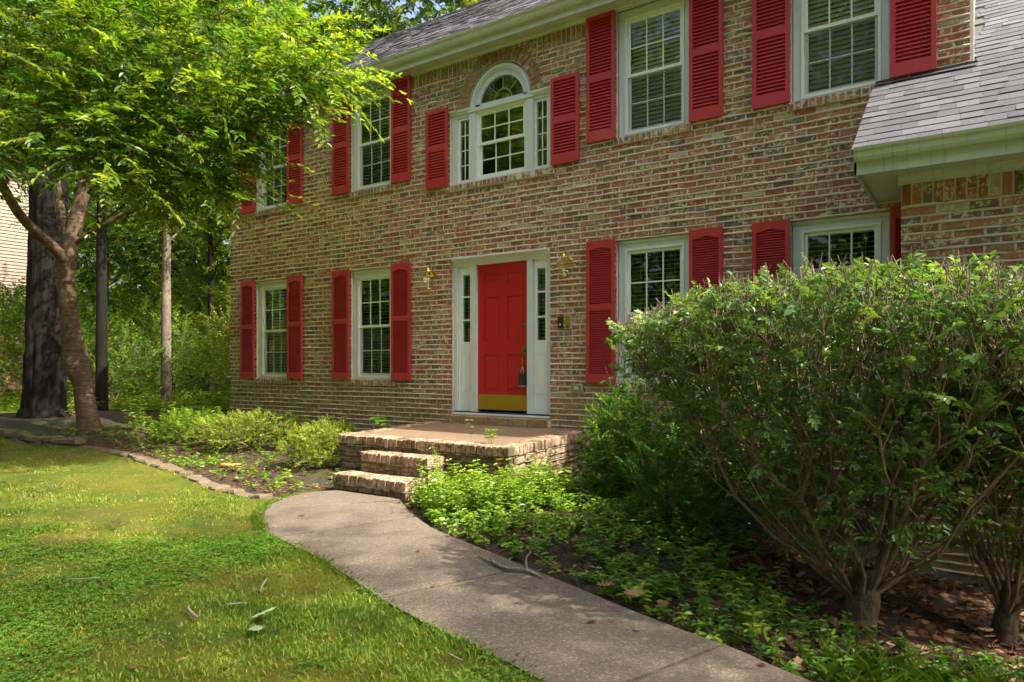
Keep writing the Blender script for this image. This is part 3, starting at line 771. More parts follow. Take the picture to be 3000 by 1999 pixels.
# ---- shutters
SLAT = {}
def slat_mesh(w, p):
    k = (round(w, 3), p)
    if k not in SLAT:
        m = MB(); h, t = p * .56, .008
        m.add([(-w / 2, -.006, -h), (w / 2, -.006, -h), (w / 2, .016, h * .5), (-w / 2, .016, h * .5), (-w / 2, .006, -h), (w / 2, .006, -h), (w / 2, .022, h * .5), (-w / 2, .022, h * .5)], [(0, 1, 2, 3), (0, 4, 5, 1), (3, 2, 6, 7)])
        SLAT[k] = m.mesh('slat'); SLAT[k].materials.append(M['red'])
    return SLAT[k]
def shutter(x0, w, z0, z1, kind, single):
    """louvred shutter: stiles, rails, back panel; louvres as pieces"""
    m = MB(); x1 = x0 + w; st = .045; y0, y1 = -.070, -.040
    tr, mr, br = (.085, .075, .105) if kind == 'low' else (.05, .085, .12)
    zm = z0 + (z1 - z0) * (.53 if kind == 'low' else .50)
    m.box(x0, x0 + st, y0, y1, z0, z1); m.box(x1 - st, x1, y0, y1, z0, z1)
    e = .0006
    m.box(x0 + st, x1 - st, y0 + e, y1, z1 - tr, z1); m.box(x0 + st, x1 - st, y0 + e, y1, zm - mr / 2, zm + mr / 2); m.box(x0 + st, x1 - st, y0 + e, y1, z0, z0 + br)
    if kind == 'low':                           # cathedral curve in the top rail
        a, b = x0 + st, x1 - st; n = 10; top = z1 - tr
        pts = [(a, top), (a, top - .028)] + [(a + (b - a) * i / n, top - .028 + .028 * math.sin(math.pi * i / n) ** 2) for i in range(1, n)] + [(b, top - .028), (b, top)]
        for i in range(n):
            xa, xb = a + (b - a) * i / n, a + (b - a) * (i + 1) / n
            za = top - .028 + .028 * math.sin(math.pi * i / n) ** 2; zb = top - .028 + .028 * math.sin(math.pi * (i + 1) / n) ** 2
            m.add([(xa, y0 + e, za), (xb, y0 + e, zb), (xb, y0 + e, top), (xa, y0 + e, top), (xa, y1, za), (xb, y1, zb)], [(0, 1, 2, 3), (0, 4, 5, 1)])
    m.box(x0 + st, x1 - st, -.0415, y1 + .003, z0 + br, z1 - tr)
    sh = m.build('shutter', M['red'], house)
    p = .0275 if kind == 'low' else .0405; sw = w - 2 * st - .002; me = slat_mesh(sw, p); spots = []
    for a, b in ((z0 + br, zm - mr / 2), (zm + mr / 2, z1 - tr)):
        n = int(round((b - a) / p)); q = (b - a) / n
        for i in range(n): spots.append((x0 + w / 2, -.062, a + q * (i + .52)))
    if single:
        for s in spots: link('slat', me, None, sh, loc=s)
    else:
        P = np.array([v.co for v in me.vertices]); F = [tuple(f.vertices) for f in me.polygons]; mm = MB()
        for s in spots: mm.add(P + np.array(s), F)
        mm.build('slats', M['red'], sh, kind='stuff')
SW = .385
for i, c in enumerate(WINC):
    for s in (-1, 1):
        x0 = c - HW - SW if s < 0 else c + HW
        shutter(x0, SW, 1.17, 2.915, 'low', i == 2 and s < 0)
        if not (i == 3 and s > 0): shutter(x0, SW, 4.14, 5.685, 'high', i >= 2)
        else: shutter(x0, SW, 4.17, 5.685, 'high', True)
for s in (-1, 1): shutter(CX - .86 - .405 if s < 0 else CX + .86, .405, 3.95, 5.06, 'high', True)

# ---- front door with side lights
def front_door():
    m = MB(); x0, x1, z0, z1 = DOOR[0] + .005, DOOR[1] - .005, .745, 2.79
    PL, PR = (CX - .508, CX - .418), (CX + .432, CX + .522)     # posts either side of the leaf
    m.prism([(.13, 2.903), (-.055, 2.903), (-.055, 2.885), (-.02, 2.862), (.0, 2.85), (.012, 2.83), (.03, 2.815), (.04, 2.79), (.13, 2.79)], x0, x1)
    m.box(x0, x0 + .055, .03, .13, z0, z1); m.box(x1 - .055, x1, .03, .13, z0, z1)
    m.box(x0 + .055, x0 + .075, .045, .13, z0, z1); m.box(x1 - .075, x1 - .055, .045, .13, z0, z1)
    m.box(*PL, .03, .14, z0, z1); m.box(*PR, .03, .14, z0, z1)
    d = m.build('door_frame', M['trim'], house)
    for (a, b) in ((x0 + .075, PL[0]), (PR[1], x1 - .075)):       # side lights
        cx = (a + b) / 2; gw = .062; m = MB()
        m.box(a, cx - gw, .075, .12, z0, z1); m.box(cx + gw, b, .075, .12, z0, z1)
        m.box(cx - gw, cx + gw, .075, .12, z0, 1.72); m.box(cx - gw, cx + gw, .075, .12, 2.67, z1)
        frame_rect(m, cx - .075, cx + .075, 1.01, 1.56, .014, .068, .075); frame_rect(m, cx - .05, cx + .05, 1.035, 1.535, .01, .071, .075)
        for zz in (2.03, 2.36): m.box(cx - gw, cx + gw, .079, .09, zz - .012, zz + .012)
        s = m.build('side_light', M['vinyl'], d)
        m = MB(); sheet(m, cx - gw, cx + gw, .095, 1.72, 2.67); m.build('pane', M['glass'], d)
        blind(cx - gw - .02, cx + gw + .02, 1.70, 2.69, .15, .05, .15, d)
    m = MB(); m.box(x0, x1, .0, .16, .70, .725); m.box(x0, x1, -.03, 0, .70, .716); m.build('sill', M['trim'], d)
    m = MB(); m.box(x0 + .004, x1 - .004, .02, .15, .7255, .744); m.build('threshold', M['dark_strip'], d)
    # leaf with six raised panels
    lx0, lx1, lz0, lz1 = PL[1], PR[0], .775, z1; y = .075; m = MB()
    m.box(lx0, lx1, y + .012, y + .045, lz0, lz1); cols = ((lx0 + .105, lx0 + .105 + .25), (lx1 - .105 - .25, lx1 - .105)); rows = ((1.025, 1.54), (1.72, 2.335), (2.485, 2.655))
    for (za, zb) in ((lz0, 1.025), (1.54, 1.72), (2.335, 2.485), (2.655, lz1)): m.box(lx0, lx1, y, y + .012, za, zb)
    for (za, zb) in rows:
        for xa, xb in ((lx0, cols[0][0]), (cols[0][1], cols[1][0]), (cols[1][1], lx1)): m.box(xa, xb, y, y + .012, za, zb)
        for (xa, xb) in cols:
            i1, i2 = .028, .05; A = [(xa + i1, y + .0118, za + i1), (xb - i1, y + .0118, za + i1), (xb - i1, y + .0118, zb - i1), (xa + i1, y + .0118, zb - i1)]
            Bq = [(xa + i2, y + .003, za + i2), (xb - i2, y + .003, za + i2), (xb - i2, y + .003, zb - i2), (xa + i2, y + .003, zb - i2)]
            m.add(A + Bq, [(4, 5, 6, 7), (0, 1, 5, 4), (1, 2, 6, 5), (2, 3, 7, 6), (3, 0, 4, 7)])
    leaf = m.build('front_door', M['door_red'], house); leaf['label'] = 'red six-panel front door with brass kick plate'
    m = MB(); m.box(lx0 + .012, lx1 - .012, y - .003, y - .0005, lz0 + .004, .985); m.build('kick_plate', M['brass_dull'], leaf)
    m = MB(); hx = lx1 - .065
    m.lathe([(.0, 0), (.03, 0), (.03, .012), (.022, .02), (0, .022)], 0, 0, 16)
    m.v = [(hx + a, y - c, 1.93 + b) for a, b, c in m.v]; m.build('deadbolt', M['brass_aged'], leaf)
    m = MB(); m.box(hx - .024, hx + .024, y - .008, y - .0005, 1.50, 1.66)
    m.tube([(hx, y - .008, 1.52), (hx, y - .045, 1.51), (hx, y - .06, 1.44), (hx, y - .055, 1.36), (hx, y - .008, 1.31)], [.008, .009, .011, .009, .008], 8)
    m.box(hx - .016, hx + .016, y - .01, y - .0005, 1.29, 1.34); m.tube([(hx, y - .008, 1.59), (hx + .005, y - .05, 1.6)], [.012, .02], 10)
    m.build('handle', M['brass_aged'], leaf, smooth=False)
    # rowlock step under the threshold
    n = 23; w = (1.68) / n
    for i in range(n):
        a = CX - .84 + i * w; tz = .697
        v = np.array([(a + .005, -.115, .585), (a + w - .005, -.115, .585), (a + w - .005, -.115, tz - .016), (a + .005, -.115, tz - .016), (a + .005, -.002, .585), (a + w - .005, -.002, .585), (a + w - .005, -.002, tz), (a + .005, -.002, tz)]) + RNG.normal(0, .0015, (8, 3))
        link('sill_brick', mesh_np('sill_brick', v, BQ, tone=[tone_pick() * .9] * 8), M['brick'], d)
    m = MB(); m.box(CX - .84, CX + .84, -.106, -.003, .56, tz - .018); m.build('sill_mortar', M['mortar'], d)
    return hx, y
HX, HY = front_door()

# ---- interior shell, back walls, gables, roof
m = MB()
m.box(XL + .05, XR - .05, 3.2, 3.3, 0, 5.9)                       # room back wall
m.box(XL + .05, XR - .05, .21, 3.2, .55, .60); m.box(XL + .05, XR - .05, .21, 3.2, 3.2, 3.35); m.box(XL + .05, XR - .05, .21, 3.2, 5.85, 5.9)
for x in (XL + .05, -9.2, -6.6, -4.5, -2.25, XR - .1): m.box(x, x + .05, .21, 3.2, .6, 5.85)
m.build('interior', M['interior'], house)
YB = 8.4; RID_Y, PIT = 4.05, .75
OVH = .22
EZ = 5.86                                                         # roof plane height above the fascia
RZ = EZ + (RID_Y + OVH) * PIT
m = MB(); m.box(XL, XL + .2, .2, YB, -.3, ZS + .1); m.box(XL, XR, YB, YB + .2, -.3, ZS + .1)
m.add([(XL, .2, ZS + .1), (XL, YB, ZS + .1), (XL, RID_Y, RZ - .15), (XL + .2, .2, ZS + .1), (XL + .2, YB, ZS + .1), (XL + .2, RID_Y, RZ - .15)], [(0, 1, 2), (3, 5, 4)])
m.build('rear_wall', M['concrete_plain'], house)
m = MB(); nb = 52; pz = 2.6                                         # lapped white siding of the right end wall
for i in range(nb):
    z = pz + i * .115
    ylo, yhi = .012, YB
    if z > ZS: ylo = max(.0, (z - EZ) / PIT - OVH) + .05; yhi = 2 * RID_Y - ylo
    if yhi - ylo < .1: break
    m.add([(XR + .014, ylo, z), (XR + .014, yhi, z), (XR + .002, yhi, z + .12), (XR + .002, ylo, z + .12), (XR, ylo, z), (XR, yhi, z)], [(0, 1, 2, 3), (0, 4, 5, 1)])
m.box(XR - .19, XR, .201, YB, -.6, ZS); m.box(XR + .001, XR + .03, .0, .09, 4.1, ZS + .1)
m.build('siding', M['white_siding'], house)

def shingles(x0, x1, y_e, z_e, pit, n, ex, par, single=0, clip=None):
    """tabs laid in courses up a slope that starts at (y_e, z_e)"""
    ln = math.hypot(1, pit); uy, uz = 1 / ln, pit / ln; ny, nz = -pit / ln, 1 / ln
    out = []
    for k in range(n):
        x = x0 - RNG.random() * .2
        while x < x1:
            w = RNG.choice([.12, .16, .2, .25, .3]); a, b = max(x, x0), min(x + w, x1); x += w
            if b - a < .03: continue
            t = .006 + .007 * RNG.random(); s0, s1 = k * ex - .006 * RNG.random(), (k + 1) * ex + .012
            if clip and clip((a + b) / 2, y_e + uy * s0): continue
            def P(xx, s, h): return (xx, y_e + uy * s + ny * h, z_e + uz * s + nz * h)
            v = np.array([P(a + .001, s0, t), P(b - .001, s0, t), P(b - .001, s1, .002), P(a + .001, s1, .002), P(a + .001, s0, -.004), P(b - .001, s0, -.004), P(b - .001, s1, -.004), P(a + .001, s1, -.004)])
            out.append((v, float(RNG.uniform(.38, .8)) if single else float(RNG.choice([0, .1, .5, .8, 1]))))
    idx = []
    if single:
        sc_ = []
        for i, (v, t) in enumerate(out):
            pp, zz = proj(v[:4]); mx, my = pp.mean(0)
            if 0 < mx < 3000 and 0 < my < 1999 and (zz > 1).all(): sc_.append((-(pp[:, 0].max() - pp[:, 0].min()) * (pp[:, 1].max() - pp[:, 1].min()), i))
        sc_.sort(); idx = {i for _, i in sc_[:single]}
    SQ = np.array([(0, 1, 2, 3), (0, 4, 5, 1), (1, 5, 6, 2), (3, 7, 4, 0)]); VV, TT = [], []
    for i, (v, t) in enumerate(out):
        if i in idx: link('shingle', mesh_np('shingle', v, SQ, tone=[t] * 8), M['shingle'], par)
        else: VV.append(v); TT += [t] * 8
    nn = len(VV); link('shingles', mesh_np('shingles', np.vstack(VV), (np.arange(nn)[:, None, None] * 8 + SQ[None]).reshape(-1, 4), tone=TT), M['shingle'], par, kind='stuff')
# main roof
m = MB(); yo = -OVH - .04; zo = EZ - .04 * PIT
m.prism([(yo, zo - .012), (RID_Y, RZ - .012), (2 * RID_Y - yo, zo - .012), (2 * RID_Y - yo, zo - .1), (RID_Y, RZ - .1), (yo, zo - .03)], XL - .3, XR + .12)
roof = m.build('roof', M['copper'], house)
shingles(XL - .32, XR + .13, yo - .02, zo + .002, PIT, 38, .143, roof)
m = MB()
for i in range(70):
    x = XL - .3 + i * .17
    m.prism([(RID_Y - .13, RZ - .085), (RID_Y, RZ + .022 + .004 * (i % 2)), (RID_Y + .13, RZ - .085), (RID_Y, RZ - .004)], x, x + .19)
m.build('ridge_cap', M['copper'], roof)
def eave(x0, x1, yf, zs, parent, gt=.165):
    """soffit, vent strip, fascia and K gutter; yf = plane of the fascia, zs = soffit height"""
    m = MB(); yw = yf + OVH
    m.box(x0, x1, yf + .012, yw + .01, zs, zs + .02); m.build('soffit', M['eave'], parent)
    m = MB(); n = int((x1 - x0) / .03)
    for i in range(n): m.box(x0 + i * .03, x0 + i * .03 + .017, yf + .022, yf + .032, zs - .0025, zs - .0005)
    m.build('vent_strip', M['dark_strip'], parent)
    m = MB(); m.box(x0, x1, yf - .012, yf + .012, zs - .022, zs + gt + .02); m.build('fascia', M['eave'], parent)
    m = MB(); g = yf - .0125; zt = zs + gt
    m.prism([(g, zt), (g, zt - .10), (g - .055, zt - .10), (g - .075, zt - .075), (g - .085, zt - .035), (g - .105, zt - .022), (g - .115, zt), (g - .108, zt), (g - .10, zt - .012), (g - .078, zt - .03), (g - .068, zt - .07), (g - .05, zt - .094), (g - .006, zt - .094), (g - .006, zt)], x0 - .01, x1 + .01)
    m.build('gutter', M['eave'], parent)
eave(XL - .3, XR + .1, -OVH, 5.72, house)
m = MB(); m.prism([(-.001, 5.719), (-.05, 5.719), (-.05, 5.70), (-.028, 5.688), (-.028, 5.672), (-.018, 5.672), (-.001, 5.672)], XL, XR)
m.build('frieze_board', M['eave'], house)
# wing roof
WOV = .36; wye = WY - WOV; WPIT = .74
wze = 4.165 + wye * WPIT
WX0 = -.955
m = MB(); W_TOP = 6.2
m.add([(WX0, wye, wze - .012), (7.2, wye, wze - .012), (7.2, W_TOP, wze - .012 + (W_TOP - wye) * WPIT), (XR + .0, W_TOP, wze - .012 + (W_TOP - wye) * WPIT), (XR + .0, -.003, 4.165 - .012), (WX0, -.003, 4.165 - .012),
       (WX0, wye, wze - .04), (7.2, wye, wze - .04), (7.2, W_TOP, wze - .1 + (W_TOP - wye) * WPIT), (XR, W_TOP, wze - .1 + (W_TOP - wye) * WPIT), (XR, -.003, 4.165 - .1), (WX0, -.003, 4.165 - .1)],
      [(0, 1, 2, 3, 4, 5), (6, 11, 10, 9, 8, 7), (0, 6, 7, 1), (1, 7, 8, 2), (2, 8, 9, 3), (3, 9, 10, 4), (4, 10, 11, 5), (5, 11, 6, 0)])
wroof = m.build('wing_roof', M['copper'], house)
shingles(WX0 - .012, 4.5, wye - .03, wze - .022, WPIT, 62, .143, wroof, 300, lambda x, y: (x < XR + .02 and y > -.12))
m = MB(); m.add([(WX0, -.02, 4.165 - .002), (XR + .06, -.02, 4.165 - .002), (XR + .06, -.02, 4.185), (WX0, -.02, 4.18), (WX0, -.10, 4.085 + .03), (XR + .06, -.10, 4.085 + .03)], [(0, 1, 2, 3), (4, 5, 1, 0)]); m.build('flashing', M['copper'], wroof)
_o = OVH; OVH = WOV - .04
eave(WX0 + .02, 7.1, WY - OVH, 2.985, house, .18)
m = MB(); m.box(WX0 + .0, WX0 + .02, WY - OVH - .013, -.01, 2.965, 3.1)
m.add([(WX0 - .002, WY - OVH - .013, 2.965), (WX0 - .002, -.01, 2.965), (WX0 - .002, -.01, 4.12), (WX0 - .002, WY - OVH - .013, 3.13), (WX0 + .018, WY - OVH - .013, 2.965), (WX0 + .018, -.01, 2.965), (WX0 + .018, -.01, 4.12), (WX0 + .018, WY - OVH - .013, 3.13)], [(0, 3, 2, 1), (4, 5, 6, 7), (0, 4, 7, 3), (3, 7, 6, 2)])
m.build('rake_board', M['eave'], house)
m = MB(); m.box(WX0 + .02, WXL, WY + .0, -.01, 2.985, 3.005); m.box(WXL - .02, WXL + .02, WY - .03, WY - .012, 2.90, 2.98); m.build('soffit_return', M['eave'], house)
OVH = _o
m = MB(); m.prism([(WY - .001, 2.984), (WY - .05, 2.984), (WY - .05, 2.955), (WY - .02, 2.93), (WY - .02, 2.905), (WY - .001, 2.905)], WXL, 7.0); m.build('frieze_board', M['eave'], house)

# ------------------------------------------------------------------ porch and steps
porch = thing('brick_porch', 'low brick porch and two steps with mossy rowlock edges below the red door', 'porch', (-5.4, -1.2, 0))
PX0, PX1, PY = -6.70, -4.12, -1.80
def ptop(y): return .585 + .031 * y
m = MB(); m.box(PX0 + .03, PX1 - .03, PY + .03, -.004, -.3, .35); m.box(-6.0, -5.0, -2.06, PY + .03, -.3, .30); m.box(-6.11, -5.03, -2.37, -2.06, -.3, .085)
m.box(PX0 + .03, PX1 - .03, PY + .03, -.004, .35, ptop(PY) - .025); m.box(-6.0, -5.0, -2.06, PY + .03, .30, .37); m.box(-6.11, -5.03, -2.37, -2.06, .085, .155)
m.build('core', M['old_mortar'], porch)
m = MB(); m.add([(PX0 + .2, PY + .2, ptop(PY + .2) - .003), (PX1 - .2, PY + .2, ptop(PY + .2) - .003), (PX1 - .2, -.005, ptop(0) - .003), (PX0 + .2, -.005, ptop(0) - .003), (PX0 + .2, PY + .2, .4), (PX1 - .2, PY + .2, .4), (PX1 - .2, -.005, .4), (PX0 + .2, -.005, .4)], [(0, 1, 2, 3), (0, 4, 5, 1), (1, 5, 6, 2), (3, 7, 4, 0)])
m.build('slab', M['slab'], porch)
def cham_brick(x0, x1, y0, y1, z0, z1, ch=.006, name='brick', par=None, dz=None, mat='old_brick'):
    """brick with worn arrises: 8 corner + 24 chamfer verts simplified to a chamfered box"""
    X, Y, Z = (x0, x1), (y0, y1), (z0, z1); v = []; c = ch; idx = {}
    for i in (0, 1):
        for j in (0, 1):
            for k in (0, 1):
                sx, sy, sz = (1, -1)[i], (1, -1)[j], (1, -1)[k]; jt = RNG.normal(0, .0025, 3)
                for a, off in ((0, (0, c, c)), (1, (c, 0, c)), (2, (c, c, 0))):
                    idx[(i, j, k, a)] = len(v); z = Z[k] + sz * off[2]
                    p = [X[i] + sx * off[0] + jt[0], Y[j] + sy * off[1] + jt[1], z + jt[2]]
                    if dz: p[2] += dz(p[1])
                    v.append(p)
    f = []
    for i in (0, 1): f.append([idx[(i, j, k, 0)] for j, k in ((0, 0), (0, 1), (1, 1), (1, 0))][::1 if i == 0 else -1])
    for j in (0, 1): f.append([idx[(i, j, k, 1)] for i, k in ((0, 0), (1, 0), (1, 1), (0, 1))][::1 if j == 0 else -1])
    for k in (0, 1): f.append([idx[(i, j, k, 2)] for i, j in ((0, 0), (0, 1), (1, 1), (1, 0))][::1 if k == 0 else -1])
    for i in (0, 1):
        for j in (0, 1): f.append([idx[(i, j, 0, 0)], idx[(i, j, 1, 0)], idx[(i, j, 1, 1)], idx[(i, j, 0, 1)]])
        for k in (0, 1): f.append([idx[(i, 0, k, 0)], idx[(i, 1, k, 0)], idx[(i, 1, k, 2)], idx[(i, 0, k, 2)]])
    for j in (0, 1):
        for k in (0, 1): f.append([idx[(0, j, k, 1)], idx[(1, j, k, 1)], idx[(1, j, k, 2)], idx[(0, j, k, 2)]])
    for i in (0, 1):
        for j in (0, 1):
            for k in (0, 1): f.append([idx[(i, j, k, a)] for a in (0, 1, 2)])
    me = bpy.data.meshes.new(name); me.from_pydata(v, [], f); t = tone_pick() * .78
    a = me.attributes.new('tone', 'FLOAT', 'POINT'); a.data.foreach_set('value', [t] * len(v)); me.update()
    return link(name, me, M[mat], par)
sl_ = lambda y: .031 * y
def row_x(x0, x1, y0, y1, z0, z1, n, dz=None):
    w = (x1 - x0) / n
    for i in range(n):
        g = .006 + .002 * RNG.random(); dy = RNG.normal(0, .004)
        cham_brick(x0 + i * w + g / 2, x0 + (i + 1) * w - g / 2, y0 + dy, y1, z0 + RNG.normal(0, .003), z1 + RNG.normal(0, .003), par=porch, dz=dz)
def row_y(x0, x1, y0, y1, z0, z1, n, dz=None):
    w = (y1 - y0) / n
    for i in range(n):
        g = .006 + .002 * RNG.random(); dx = RNG.normal(0, .004)
        cham_brick(x0, x1 + dx, y0 + i * w + g / 2, y0 + (i + 1) * w - g / 2, z0 + RNG.normal(0, .003), z1 + RNG.normal(0, .003), par=porch, dz=dz)
def bead(p0, p1, nrm, r=.012):
    """old lumpy bed-joint mortar along a line"""
    p0, p1, nrm = Vector(p0), Vector(p1), Vector(nrm); n = max(3, int((p1 - p0).length / .05)); m = MB(); s = random.random() * 99
    pts = [p0.lerp(p1, i / n) + nrm * (.003 * math.sin(i * 2.1 + s)) + Vector((0, 0, -.003 + random.uniform(-.004, .003))) for i in range(n + 1)]
    m.tube(pts, [r * random.uniform(.45, 1.15) for _ in pts], 6); return m
# rowlock rims
row_x(PX0, PX1 - .0, PY, PY + .2, .585 - .105, .585, 36, sl_)
row_y(PX1 - .2, PX1, PY + .203, -.006, .585 - .105, .585, 22, sl_)
row_y(PX0, PX0 + .2, PY + .203, -.006, .585 - .105, .585, 22, sl_)
# stretcher courses below the rim
bm = MB()
for k in range(7):
    z1 = .465 - k * .072; z0 = z1 - .062
    o = 0 if k % 2 else .107
    xs2 = np.r_[PX0, np.arange(PX0 + o + .107, PX1 - .05, .2137), PX1]
    for a, b in zip(xs2[:-1], xs2[1:]):
        if k >= 1 and -6.0 < a and b < -5.02 and z1 < .36: continue
        cham_brick(a + .006, b - .006, PY + .012 + RNG.normal(0, .004), PY + .1, z0, z1, par=porch, dz=lambda y: .031 * PY, mat='shaded_grimy_brick')
    ys2 = np.r_[PY + .012, np.arange(PY + .107 + (.107 if k % 2 else 0), -.05, .2137), -.008]
    gap = .018 if k >= 3 else 0                                        # the settled crack in the side
    for a, b in zip(ys2[:-1], ys2[1:]):
        cm = (a + b) / 2; tilt = 0 if k < 3 else -.02 - .025 * max(0, (cm - PY) / 1.8)
        cham_brick(PX1 - .1, PX1 - .012 + RNG.normal(0, .005), a + .006, b - .006, z0 + tilt, z1 + tilt, par=porch, dz=sl_)
    for q in (bead((PX0, PY + .01, z1 + .006 + .031 * PY), (PX1, PY + .01, z1 + .006 + .031 * PY), (0, 1, 0)), ):
        if z1 > .36 : bm.add(q.v, q.f)
    if k != 3:
        tl = 0 if k < 3 else -.03
        q = bead((PX1 - .012, PY, z1 + .006 + .031 * PY + tl), (PX1 - .012, -.02, z1 + .006 + tl), (1, 0, 0)); bm.add(q.v, q.f)
bm.build('mortar', M['old_mortar'], porch, smooth=True)
# steps
def step(x0, x1, y0, y1, zt, zb):
    row_x(x0, x1, y0, y0 + .2, zt - .105, zt, int(round((x1 - x0) / .0717)))
    row_x(x0, x1, y0 + .205, y1 - .003, zt - .105, zt - .004, int(round((x1 - x0) / .2137)))
    z = zt - .112
    while z > zb:
        xs2 = np.r_[x0, np.arange(x0 + random.choice((.107, .2)), x1 - .05, .2137), x1]
        for a, b in zip(xs2[:-1], xs2[1:]): cham_brick(a + .006, b - .006, y0 + .012, y0 + .1, z - .062, z, par=porch, mat='shaded_grimy_brick')
        for a, b in zip(np.arange(y0 + .105, y1, .107), np.arange(y0 + .212, y1 + .05, .107)): cham_brick(x1 - .1, x1 - .008, a + .006, min(b, y1) - .003, z - .062, z, par=porch)
        z -= .072
step(-6.02, -4.98, -2.08, PY + .005, .385, .10); step(-6.13, -5.01, -2.40, -2.085, .172, -.1)
bm = MB()
for (a, b, c) in (((-6.02, -2.075, .277), (-4.98, -2.075, .277), (0, 1, 0)), ((-6.13, -2.395, .064), (-5.01, -2.395, .064), (0, 1, 0)), ((-4.985, -2.08, .277), (-4.985, -1.8, .277), (1, 0, 0))):
    q = bead(a, b, c, .013); bm.add(q.v, q.f)
bm.build('mortar', M['old_mortar'], porch, smooth=True)

# ------------------------------------------------------------------ small fixtures on the wall
def lantern(x, z, label):
    t = thing('wall_lantern', label, 'lantern', (x, -.02, z + .1), 'brass lanterns beside the door')
    y = -.17
    m = MB(); m.lathe([(0, 0), (.055, 0), (.055, .008), (.035, .018), (0, .022)], 0, 0, 16); m.v = [(x + a, -.016 - c, z + .19 + b) for a, b, c in m.v]
    m.build('back_plate', M['brass'], t)
    m = MB(); m.tube([(x, -.03, z + .19), (x, -.07, z + .25), (x, -.12, z + .31), (x, -.165, z + .30), (x, y, z + .26)], .007, 8); m.build('arm', M['brass'], t, smooth=True)
    m = MB(); m.lathe([(.0, z + .27), (.012, z + .265), (.018, z + .24), (.014, z + .235), (.03, z + .232), (.034, z + .222), (.026, z + .218)], x, y, 6); m.lathe([(.086, z + .152), (.098, z + .150), (.098, z + .141), (.086, z + .140)], x, y, 6)
    for k in range(6):
        a = 2 * math.pi * k / 6; m.tube([(x + .09 * math.cos(a), y + .09 * math.sin(a), z + .15), (x + .03 * math.cos(a), y + .03 * math.sin(a), z + .222)], .003, 5)
    m.build('roof', M['brass'], t)
    m = MB(); m.lathe([(.087, z + .151), (.029, z + .221)], x, y, 6); m.build('roof_glass', M['lamp_glass'], t)
    m = MB()
    for k in range(6):
        a = 2 * math.pi * k / 6; m.tube([(x + .092 * math.cos(a), y + .092 * math.sin(a), z + .138), (x + .052 * math.cos(a), y + .052 * math.sin(a), z - .03)], .0026, 5)
    m.lathe([(0, z - .035), (.056, z - .035), (.056, z - .024), (.0, z - .022)], x, y, 6); m.lathe([(.012, z - .035), (.008, z - .05), (0, z - .055)], x, y, 8); m.build('cage', M['brass'], t)
    for k in range(6):
        a, b = 2 * math.pi * k / 6, 2 * math.pi * (k + 1) / 6; m = MB()
        m.add([(x + .05 * math.cos(a), y + .05 * math.sin(a), z - .024), (x + .05 * math.cos(b), y + .05 * math.sin(b), z - .024), (x + .089 * math.cos(b), y + .089 * math.sin(b), z + .138), (x + .089 * math.cos(a), y + .089 * math.sin(a), z + .138)], [(0, 1, 2, 3)])
        m.build('pane', M['lamp_glass'], t)
    m = MB(); m.lathe([(.009, z - .022), (.009, z + .035)], x, y, 8); m.lathe([(.01, z + .035), (.018, z + .055), (.014, z + .08), (0, z + .10)], x, y, 10); m.build('bulb', M['vinyl'], t, smooth=True)
lantern(-6.66, 2.515, 'brass wall lantern with clear panes left of the red door')
lantern(-4.42, 2.515, 'brass wall lantern with clear panes right of the red door')
t = thing('doorbell', 'small black video doorbell on the brick right of the door', 'doorbell', (-4.545, -.02, 1.93))
m = MB(); m.box(-4.58, -4.51, -.042, -.013, 1.86, 2.005); m.build('body', M['black'], t)
m = MB(); m.lathe([(0, 0), (.014, 0), (.014, .004), (.009, .006), (0, .006)], 0, 0, 14); m.v = [(-4.545 + a, -.0425 - c, 1.905 + b) for a, b, c in m.v]; m.build('button', M['grey_plastic'], t)
t = thing('intercom', 'grey box with brass plate beside the video doorbell', 'intercom', (-4.43, -.02, 1.93))
m = MB(); m.box(-4.49, -4.385, -.04, -.013, 1.85, 2.03); m.build('housing', M['grey_plastic'], t)
m = MB(); m.box(-4.478, -4.397, -.046, -.0405, 1.905, 2.015); m.build('speaker_plate', M['brass_dull'], t)
m = MB(); m.box(-4.478, -4.397, -.045, -.0405, 1.86, 1.9); m.build('button_plate', M['brass_dull'], t)
m = MB(); m.box(-4.45, -4.425, -.050, -.0455, 1.868, 1.892); m.build('button', M['black'], t)
t = thing('outlet_box', 'grey weatherproof outlet box on the brick low right of the door', 'outlet box', (-4.3, -.02, 1.1))
m = MB(); m.box(-4.39, -4.22, -.035, -.013, 1.055, 1.15); m.build('body', M['grey_plastic'], t)
m = MB(); m.box(-4.37, -4.25, -.055, -.0355, 1.068, 1.138); m.build('cover', M['lamp_glass'], t)
m = MB(); m.box(-4.345, -4.285, -.045, -.036, 1.078, 1.128); m.build('socket', M['vinyl'], t)
t = thing('lock_box', 'black lock box hanging from the front door handle', 'lock box', (HX, HY, 1.2))
m = MB(); m.tube([(HX - .02, HY - .06, 1.27), (HX - .02, HY - .06, 1.33), (HX, HY - .062, 1.365), (HX + .02, HY - .06, 1.33), (HX + .02, HY - .06, 1.27)], .005, 8); m.build('shackle', M['grey_plastic'], t, smooth=True)
m = MB(); m.prism([(HX - .04, 1.12), (HX + .04, 1.12), (HX + .045, 1.16), (HX + .04, 1.25), (HX + .028, 1.275), (HX - .028, 1.275), (HX - .04, 1.25), (HX - .045, 1.16)], HY - .085, HY - .03, 'y'); m.build('body', M['black'], t)
m = MB(); m.prism([(HX - .04, 1.108), (HX + .04, 1.108), (HX + .04, 1.119), (HX - .04, 1.119)], HY - .082, HY - .033, 'y'); m.build('base', M['grey_plastic'], t)

